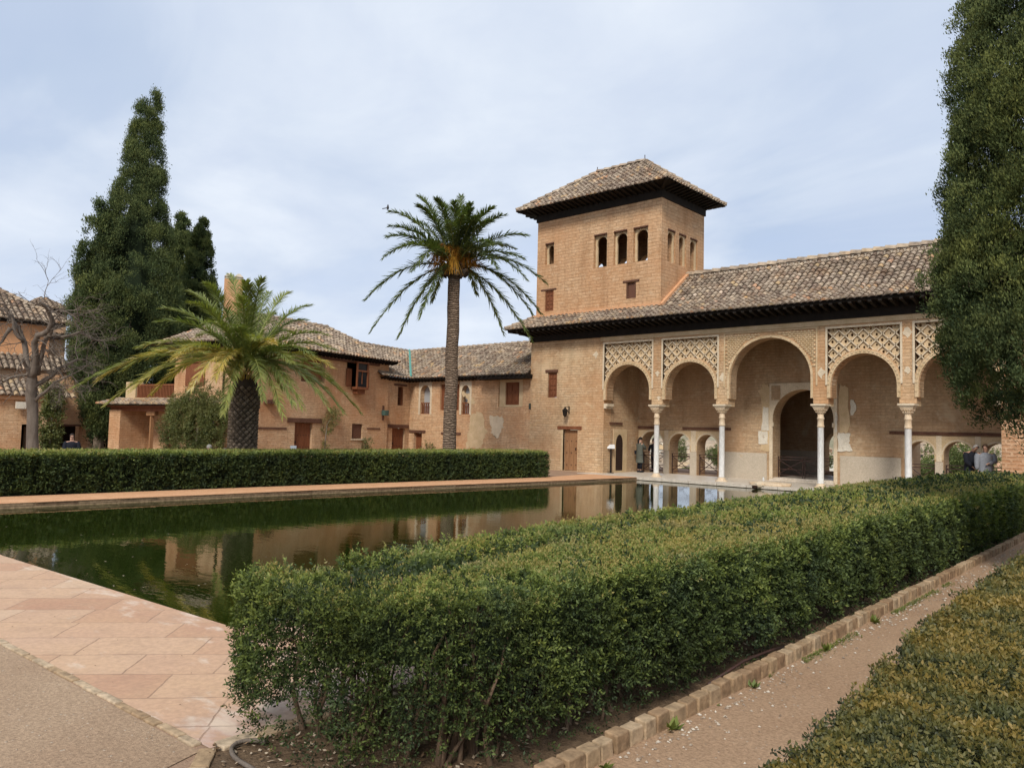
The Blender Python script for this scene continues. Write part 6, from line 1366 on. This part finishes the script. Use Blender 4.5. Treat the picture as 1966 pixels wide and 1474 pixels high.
    for z, rx, ry in ((hipz + .315, .036, .036), (hipz + .298, .062, .046), (hipz + .275, .105 * b_, .058 * b_), (hipz + .22, .112 * b_, .074 * b_), (hipz + .12, .098 * b_, .074 * b_), (hipz + .02, .100 * b_, .078 * b_)): rings.append((W(0, 0, z), rx, ry))
    if ce < hipz: 
        if not sit: rings += [(W(0, 0, (hipz + ce) / 2), .108 * b_, .083 * b_), (W(0, 0, ce), .112 * b_, .086 * b_)]
    top = loft('coat' if ce < .4 else 'jacket', rings[::-1], coat_t)
    for sh, e_, wr_ in hands:
        g = MB(); g.tint = coat_t; p0 = P(sh).lerp(P(chs), .12); g.tube([p0, P(sh).lerp(P(e_), .3), P(e_), P(e_).lerp(P(wr_), .6), P(wr_)], [.046 * h * b_, .044 * h * b_, .036 * h * b_, .030 * h * b_, .026 * h], 10); g.build('sleeve', M['cloth'], root, True)
    for a, k_, c, t_ in lg:
        g = MB(); g.tint = leg_t; g.tube([P(a) + Vector((0, 0, .02)), P(a).lerp(P(k_), .4), P(k_), P(c).lerp(P(k_), .2)], [.062 * h * b_, .055 * h * b_, .042 * h * b_, .034 * h], 10); g.build('trouser_leg', M['cloth'], root, True)
        g = MB(); g.tint = shoe_t; d_ = (P(t_) - P(c)); d_.z = 0; d_.normalize(); c0 = P(c); g.tube([c0 - d_ * .03 * h + Vector((0, 0, -.02 * h)), c0 + Vector((0, 0, -.015 * h)), P(t_) + Vector((0, 0, .0)), P(t_) + d_ * .025 * h], [.025 * h, .034 * h, .026 * h, .012 * h], 8); g.build('shoe', M['cloth'], root, True)
    # hair cap, ears, eyes
    fwd = (rt * hb.x + f * hb.y).normalized(); sdw = Vector((fwd.y, -fwd.x, 0)); hc = P(ht); g = MB(); g.tint = hair; vs = []; fs = []; nu, nv = 14, 8; R = .058 * h
    for j in range(nv + 1):
        ph = PI * .60 * j / nv
        for k in range(nu):
            a = 2 * PI * k / nu; front = max(0, math.sin(a)); pz = min(ph, PI * (.60 - .27 * front)); rr = R * (1 + .04 * math.sin(k * 2.3 + j))
            vs.append(hc + Vector((0, 0, -.006 * h)) + sdw * math.cos(a) * math.sin(pz) * rr * .93 + fwd * (math.sin(a) * math.sin(pz) * rr * 1.02 - .004 * h) + Vector((0, 0, math.cos(pz) * rr * .98)))
    for j in range(nv):
        for k in range(nu): fs.append((j * nu + k, j * nu + (k + 1) % nu, (j + 1) * nu + (k + 1) % nu, (j + 1) * nu + k))
    g.faces(vs, fs)
    if hairlen == 'pony': g.tube([hc - fwd * .05 * h + Vector((0, 0, .01)), hc - fwd * .085 * h + Vector((0, 0, -.04 * h)), hc - fwd * .075 * h + Vector((0, 0, -.12 * h)), hc - fwd * .06 * h + Vector((0, 0, -.17 * h))], [.018 * h, .026 * h, .024 * h, .008 * h], 8, hair)
    if hairlen == 'bob':
        for s_ in (-1, 1): g.tube([hc + sdw * s_ * .045 * h - fwd * .01, hc + sdw * s_ * .052 * h - fwd * .015 * h + Vector((0, 0, -.06 * h)), hc + sdw * s_ * .045 * h - fwd * .02 * h + Vector((0, 0, -.12 * h))], [.024 * h, .026 * h, .012 * h], 8, hair)
    g.build('hair', M['hair'], root, True)
    g = MB(); g.tint = .02
    for s_ in (-1, 1): c = hc + fwd * .050 * h + sdw * s_ * .018 * h + Vector((0, 0, -.022 * h)); g.lathe(tuple(c), [(.001, -.005 * h), (.006 * h, 0), (.001, .005 * h)], 6)
    if glasses:
        for s_ in (-1, 1): c = hc + fwd * .058 * h + sdw * s_ * .021 * h + Vector((0, 0, -.022 * h)); g.bar(c - sdw * .017 * h, c + sdw * .017 * h, .008 * h, .012 * h)
    g.build('eyes' if not glasses else 'glasses', M['paint'], root)
    if bag:
        g = MB(); g.tint = .02; c = W(-.135, -.01, .56); g.box(c.x - .06, c.x + .06, c.y - .07, c.y + .07, c.z - .10, c.z + .08); g.tube([c + Vector((0, 0, .06)), W(-.06, -.05, .72), W(.03, -.03, .80)], .008, 5); g.build('shoulder_bag', M['cloth'], root, False)
    return root
cam_dir = lambda p: (Vector((0, 0, 0)) - Vector((p[0], p[1], 0))).normalized()
p = gz = None
def ground(x, y): d = ray(x, y); return EYE + d * (-EYE.z / d.z)
a = ground(1228, 907); wa = (a.x, a.y, .012); c = cam_dir(a); r_ = Vector((-c.y, c.x, 0))
person('woman in long grey green coat with dark ponytail, back turned, holding up a phone', wa, tuple((r_ * .85 - c * .75))[:2], 1.66, ((-.12, .08, .66), (-.04, .17, .73), (.12, .08, .66), (.04, .17, .73)), .27, hair=.02, hairlen='pony', coat_t=.40, leg_t=.12, head_nod=.2, bag=True, build_=1.08)
a = ground(1249, 906); wb = (a.x + .12, a.y + .1, .012)
person('woman dressed in black posing by the first marble column, hands at her head', wb, tuple((-r_ * .55 + c * .8))[:2], 1.62, ((-.15, .04, .68), (-.09, .06, .80), (.15, .03, .66), (.12, .06, .60)), .50, hair=.1, hairlen='bob', coat_t=.06, leg_t=.04, build_=.95)
person('man in dark jacket with short grey hair, head bowed, beside the brick pier', (-6.02, 30.1, .012), (.75, -.65), 1.78, ((-.14, .05, .64), (-.03, .13, .54), (.14, .05, .64), (.06, .13, .54)), .45, hair=.85, coat_t=.04, leg_t=.02, head_nod=1.3, build_=1.22, lean=.12)
person('man in grey pullover with short brown hair looking right, nearest to the brick pier', (-5.52, 29.75, .012), (.45, -.9), 1.75, ((-.15, .04, .66), (-.02, .13, .63), (.15, .03, .63), (.16, .07, .50)), .45, hair=.4, coat_t=.60, leg_t=.2, head_turn=.7, build_=1.30)
P_ = atD(137, 866, 34.5); person('man in black jacket and glasses standing between two round shrubs by the dark gateway', (P_.x, P_.y, -.42), tuple(cam_dir(P_))[:2], 1.72, ((-.15, .03, .66), (-.07, .13, .64), (.15, .03, .66), (.07, .13, .64)), .44, hair=.05, coat_t=.07, leg_t=.05, glasses=True, build_=1.15)
def stool(P_, z): 
    g = MB(); g.box(P_.x - .22, P_.x + .22, P_.y - .22, P_.y + .22, 0, z); return g
for i, (x, hr, lab, sx, dd) in enumerate([(401, .98, 'seated visitor whose white hair shows over the long hedge, left of the stout palm', 1, 28.2), (429, .7, 'seated visitor with grey brown hair showing over the long hedge, touching the palm trunk', 1, 27.6)]):
    P_ = atD(x, 866, dd); person(lab, (P_.x, P_.y, -.08 - .1 * i), tuple(cam_dir(P_) * -1 + Vector((.5 if i else -.2, .3, 0)))[:2], 1.62, None, .46, hair=hr, coat_t=.85 if i == 0 else .7, leg_t=.2, sit=True, head_nod=.6)
g = MB(); a, b_ = atD(398, 866, 28.4), atD(438, 866, 27.8); g.bar((a.x, a.y, .25), (b_.x, b_.y, .25), .42, .10)
for q in (a, b_): g.box(q.x - .18, q.x + .18, q.y - .18, q.y + .18, 0, .20)
o = g.build('stone_bench', M['dado']); tag(o, 'low stone bench behind the long hedge under the two seated visitors', 'bench'); anchor(o, (a.x, a.y, 0))
# ================================================================== ACROSS THE VALLEY
def hill_hit(x, y, D):
    d = ray(x, y); hl = math.hypot(d.x, d.y); t = D / hl; return EYE + d * t
rs = random.Random(77); k = 0
def hillside_house(x, y, D, w_, h_, t_, lab):
    p_ = hill_hit(x, y, D); gz_ = hill(p_.x, p_.y); f_ = cam_dir(p_); an = rs.uniform(-.5, .5); f_.rotate(Matrix.Rotation(an, 3, 'Z')); fr = Fr((p_.x, p_.y, gz_ - 1), (-f_.y, f_.x, 0), f_)
    hh = max(2.5, p_.z - gz_ + 1); root = thing('hillside_house', lab, 'house', (p_.x, p_.y, gz_), 'houses on the far hillside')
    g = MB(); g.tint = t_; g.fbox(fr, -w_ / 2, w_ / 2, 0, hh, -5, 0); g.build('wall', M['house_wall'], root)
    g = MB(); g.tint = rs.uniform(.3, .8); A, B = fr.p(-w_ / 2 - .3, hh, .4), fr.p(w_ / 2 + .3, hh, .4); C_, D_ = fr.p(w_ / 2 + .3, hh, -5.4), fr.p(-w_ / 2 - .3, hh, -5.4); r0, r1 = fr.p(-w_ / 2 + 1, hh + 1.4, -2.5), fr.p(w_ / 2 - 1, hh + 1.4, -2.5)
    g.face([A, B, r1, r0]); g.face([B, C_, r1]); g.face([C_, D_, r0, r1]); g.face([D_, A, r0]); g.build('roof', M['roof_tile'], root)
    g = MB(); g.tint = .02; z = hh - 2.2
    while z > 1 and z > hh - 7:
        m_ = max(1, int(w_ / 2.6))
        for i in range(m_): u = -w_ / 2 + w_ * (i + .5) / m_; g.fbox(fr, u - .4, u + .4, z, z + 1.2, 0, .05)
        z -= 3
    g.build('windows', M['paint'], root)
hs = [(1246, 850, 330), (1262, 862, 250), (1276, 848, 380), (1268, 884, 180), (1270, 902, 150), (1282, 868, 260), (1300, 846, 390), (1312, 856, 320), (1322, 851, 360), (1308, 870, 230), (1322, 874, 215), (1311, 903, 140), (1300, 888, 170), (1296, 860, 300), (1345, 850, 380), (1354, 846, 400), (1368, 852, 330), (1360, 864, 260), (1378, 860, 280), (1386, 875, 200), (1366, 906, 135), (1372, 880, 190), (1350, 895, 160), (1400, 858, 300), (1415, 850, 360),
      (1548, 850, 350), (1560, 846, 380), (1565, 862, 260), (1575, 880, 190), (1758, 848, 380), (1766, 858, 300), (1772, 852, 350), (1786, 850, 390), (1790, 866, 240), (1800, 858, 300), (1822, 852, 340), (1834, 849, 390), (1845, 850, 360), (1856, 854, 320), (1868, 852, 350), (1872, 868, 240), (1885, 858, 300), (1902, 852, 360), (1912, 858, 300), (1920, 868, 250), (1905, 880, 190), (1842, 900, 130), (1770, 895, 150)]
tones = ['white', 'cream', 'ochre', 'pinkish', 'grey white']
for i, (x, y, D) in enumerate(hs):
    z = ['highest up the slope', 'midway up the slope', 'low on the slope'][0 if y < 853 else 1 if y < 875 else 2]
    w_ = ['first', 'second', 'third']; 
    where = ('behind the women' if x < 1280 else 'in the middle left window' if x < 1330 else 'left of the second column' if x < 1420 else 'through the central doorway' if x < 1600 else 'beside the fourth column' if x < 1805 else 'left of the two men' if x < 1875 else 'behind the two men')
    t_ = rs.choice([.05, .1, .2, .3, .5, .5, .8, .9])
    hillside_house(x, y, D, rs.uniform(6, 10) * (.8 if D < 200 else 1), 6, t_, f"distant {'white' if t_ < .25 else 'cream' if t_ < .6 else 'pinkish'} house {z}, seen {where}")
ht = [(1309, 842, 842, 150, .9, 4, 'c'), (1376, 851, 0, 120, 1.9, 3, 'r'), (1383, 866, 0, 110, 1.4, 2, 'r'), (1316, 898, 0, 120, 1.2, 1.2, 'r'),
      (1562, 850, 0, 70, 1.2, 7, 'c'), (1570, 858, 0, 75, 1.8, 5, 'r'), (1775, 848, 0, 58, .7, 9, 'c'), (1786, 846, 0, 60, .8, 9, 'c'), (1792, 862, 0, 50, 1.3, 6, 'r'), (1834, 852, 0, 58, 1.7, 7, 'r'), (1855, 846, 0, 62, .9, 9, 'c'), (1846, 862, 0, 50, 1.3, 5, 'r'), (1864, 870, 0, 52, 1.4, 5, 'r'), (1872, 856, 0, 66, .8, 8, 'c'), (1912, 856, 0, 70, .8, 7, 'c'), (1782, 872, 0, 48, 1.2, 5, 'r'), ]
for i, (x, y, _, D, r_, H_, ty) in enumerate(ht):
    r_ *= (.55 if x < 1600 and ty == 'r' else .75); p_ = hill_hit(x, y, D); gz_ = hill(p_.x, p_.y); top = p_.z; base = Vector((p_.x, p_.y, gz_)); tall_ = top - gz_
    where = ('behind the women' if x < 1290 else 'in the middle left window' if x < 1336 else 'left of the second column' if x < 1420 else 'through the central doorway' if x < 1600 else 'beside the fourth column' if x < 1805 else 'left of the two men' if x < 1870 else 'behind the two men')
    if ty == 'c': bl = [(p_.x, p_.y, top - H_ * .5, r_, r_, H_ * .5), (p_.x, p_.y, top - H_ * .8, r_ * 1.2, r_ * 1.2, H_ * .4)]
    else: bl = [(p_.x + rs.uniform(-.6, .6) * r_, p_.y + rs.uniform(-.6, .6) * r_, top - r_ * rs.uniform(.7, 1.8), r_ * .8, r_ * .8, r_ * .75) for _ in range(5)]
    leaf_blob('valley_tree', f"{'slender dark cypress' if ty == 'c' else 'rounded green tree'} {'taller than its neighbours' if y < 850 else 'lower down'} below the terrace, seen {where}", 'tree', base, bl, 1100, .13 if D < 75 else .16, 'cypress_leaf', .8, [([base, Vector((p_.x, p_.y, top - H_ * .5))], [.35, .12])], 'trees below the terrace', 60 + i, 'bark_cypress', 'crown')
# ================================================================== LIGHT, SKY, CAMERA
wd = bpy.data.worlds.new('World'); sc.world = wd; wd.use_nodes = True; n = NT(wd.node_tree)
SUN_EL, SUN_AZ = math.radians(42), math.radians(152)      # azimuth from +Y clockwise: behind the camera
sky = n('TexSky', sky_type='NISHITA', sun_disc=False, sun_elevation=SUN_EL, sun_rotation=SUN_AZ, altitude=700.0, dust_density=1.5)
tc = n('TexCoord').outputs['Generated']; sep = n('SeparateXYZ', Vector=tc); zc = n.math('MAXIMUM', sep.outputs[2], .04)
pl = n('CombineXYZ', _0=n.math('DIVIDE', sep.outputs[0], n.math('ADD', zc, .22)), _1=n.math('DIVIDE', sep.outputs[1], n.math('ADD', zc, .22)))
rp = n.map(pl.outputs[0], (.95, 1.2, 1), (0, 0, math.radians(28)))
c1 = n.noise(rp, 1.15, 6, .52, .5); c2 = n.noise(n.map(rp, loc=(4, 9, 0)), .7, 5, .5, .3)
cl = n.mix(n.ramp(c2, [(.32, 0.), (.68, 1.)]), (4.3, 5.15, 6.5), (6.2, 6.8, 7.7))
c3 = n.noise(rp, 3.4, 6, .6, .3); cl = n.mix(n.ramp(c1, [(.42, .0), (.66, .9)]), cl, (6.9, 7.4, 8.1)); cl = n.mix(n.ramp(c3, [(.35, .0), (.75, .5)]), cl, (4.7, 5.4, 6.8))
# brighter veil low on the left, bluer high on the right
thin = n.ramp(c1, [(.28, .14), (.5, .03)])
col = n.mix(thin, cl, n.mix(1.0, sky.outputs[0], (.9, 1.0, 1.35), 'MULTIPLY'))
bg = n('Background', Color=col, Strength=.076); o = n('OutputWorld'); n.t.links.new(bg.outputs[0], o.inputs[0])
su = bpy.data.lights.new('sun', 'SUN'); su.energy = 1.9; su.angle = math.radians(14); su.color = (1, .95, .87); so = bpy.data.objects.new('sun', su); COL.objects.link(so)
sd = Vector((math.sin(SUN_AZ) * math.cos(SUN_EL), math.cos(SUN_AZ) * math.cos(SUN_EL), math.sin(SUN_EL))); so.rotation_euler = sd.to_track_quat('Z', 'Y').to_euler()
cam = bpy.data.cameras.new('camera'); co = bpy.data.objects.new('camera', cam); COL.objects.link(co); sc.camera = co
cam.sensor_width = 36; cam.lens = 36 * FPX / 1966; cam.clip_start = .05; cam.clip_end = 3000
co.matrix_world = Matrix.Translation(EYE) @ RM.to_4x4()
vs_ = sc.view_settings; vs_.view_transform = 'Standard'; vs_.look = 'None'; vs_.exposure = .72; vs_.gamma = 1; vs_.use_curve_mapping = False
cy = sc.cycles; cy.max_bounces = 6; cy.diffuse_bounces = 3; cy.glossy_bounces = 3; cy.transmission_bounces = 3; cy.use_denoising = True; cy.caustics_reflective = False; cy.caustics_refractive = False
cy.use_adaptive_sampling = True; cy.adaptive_threshold = .02
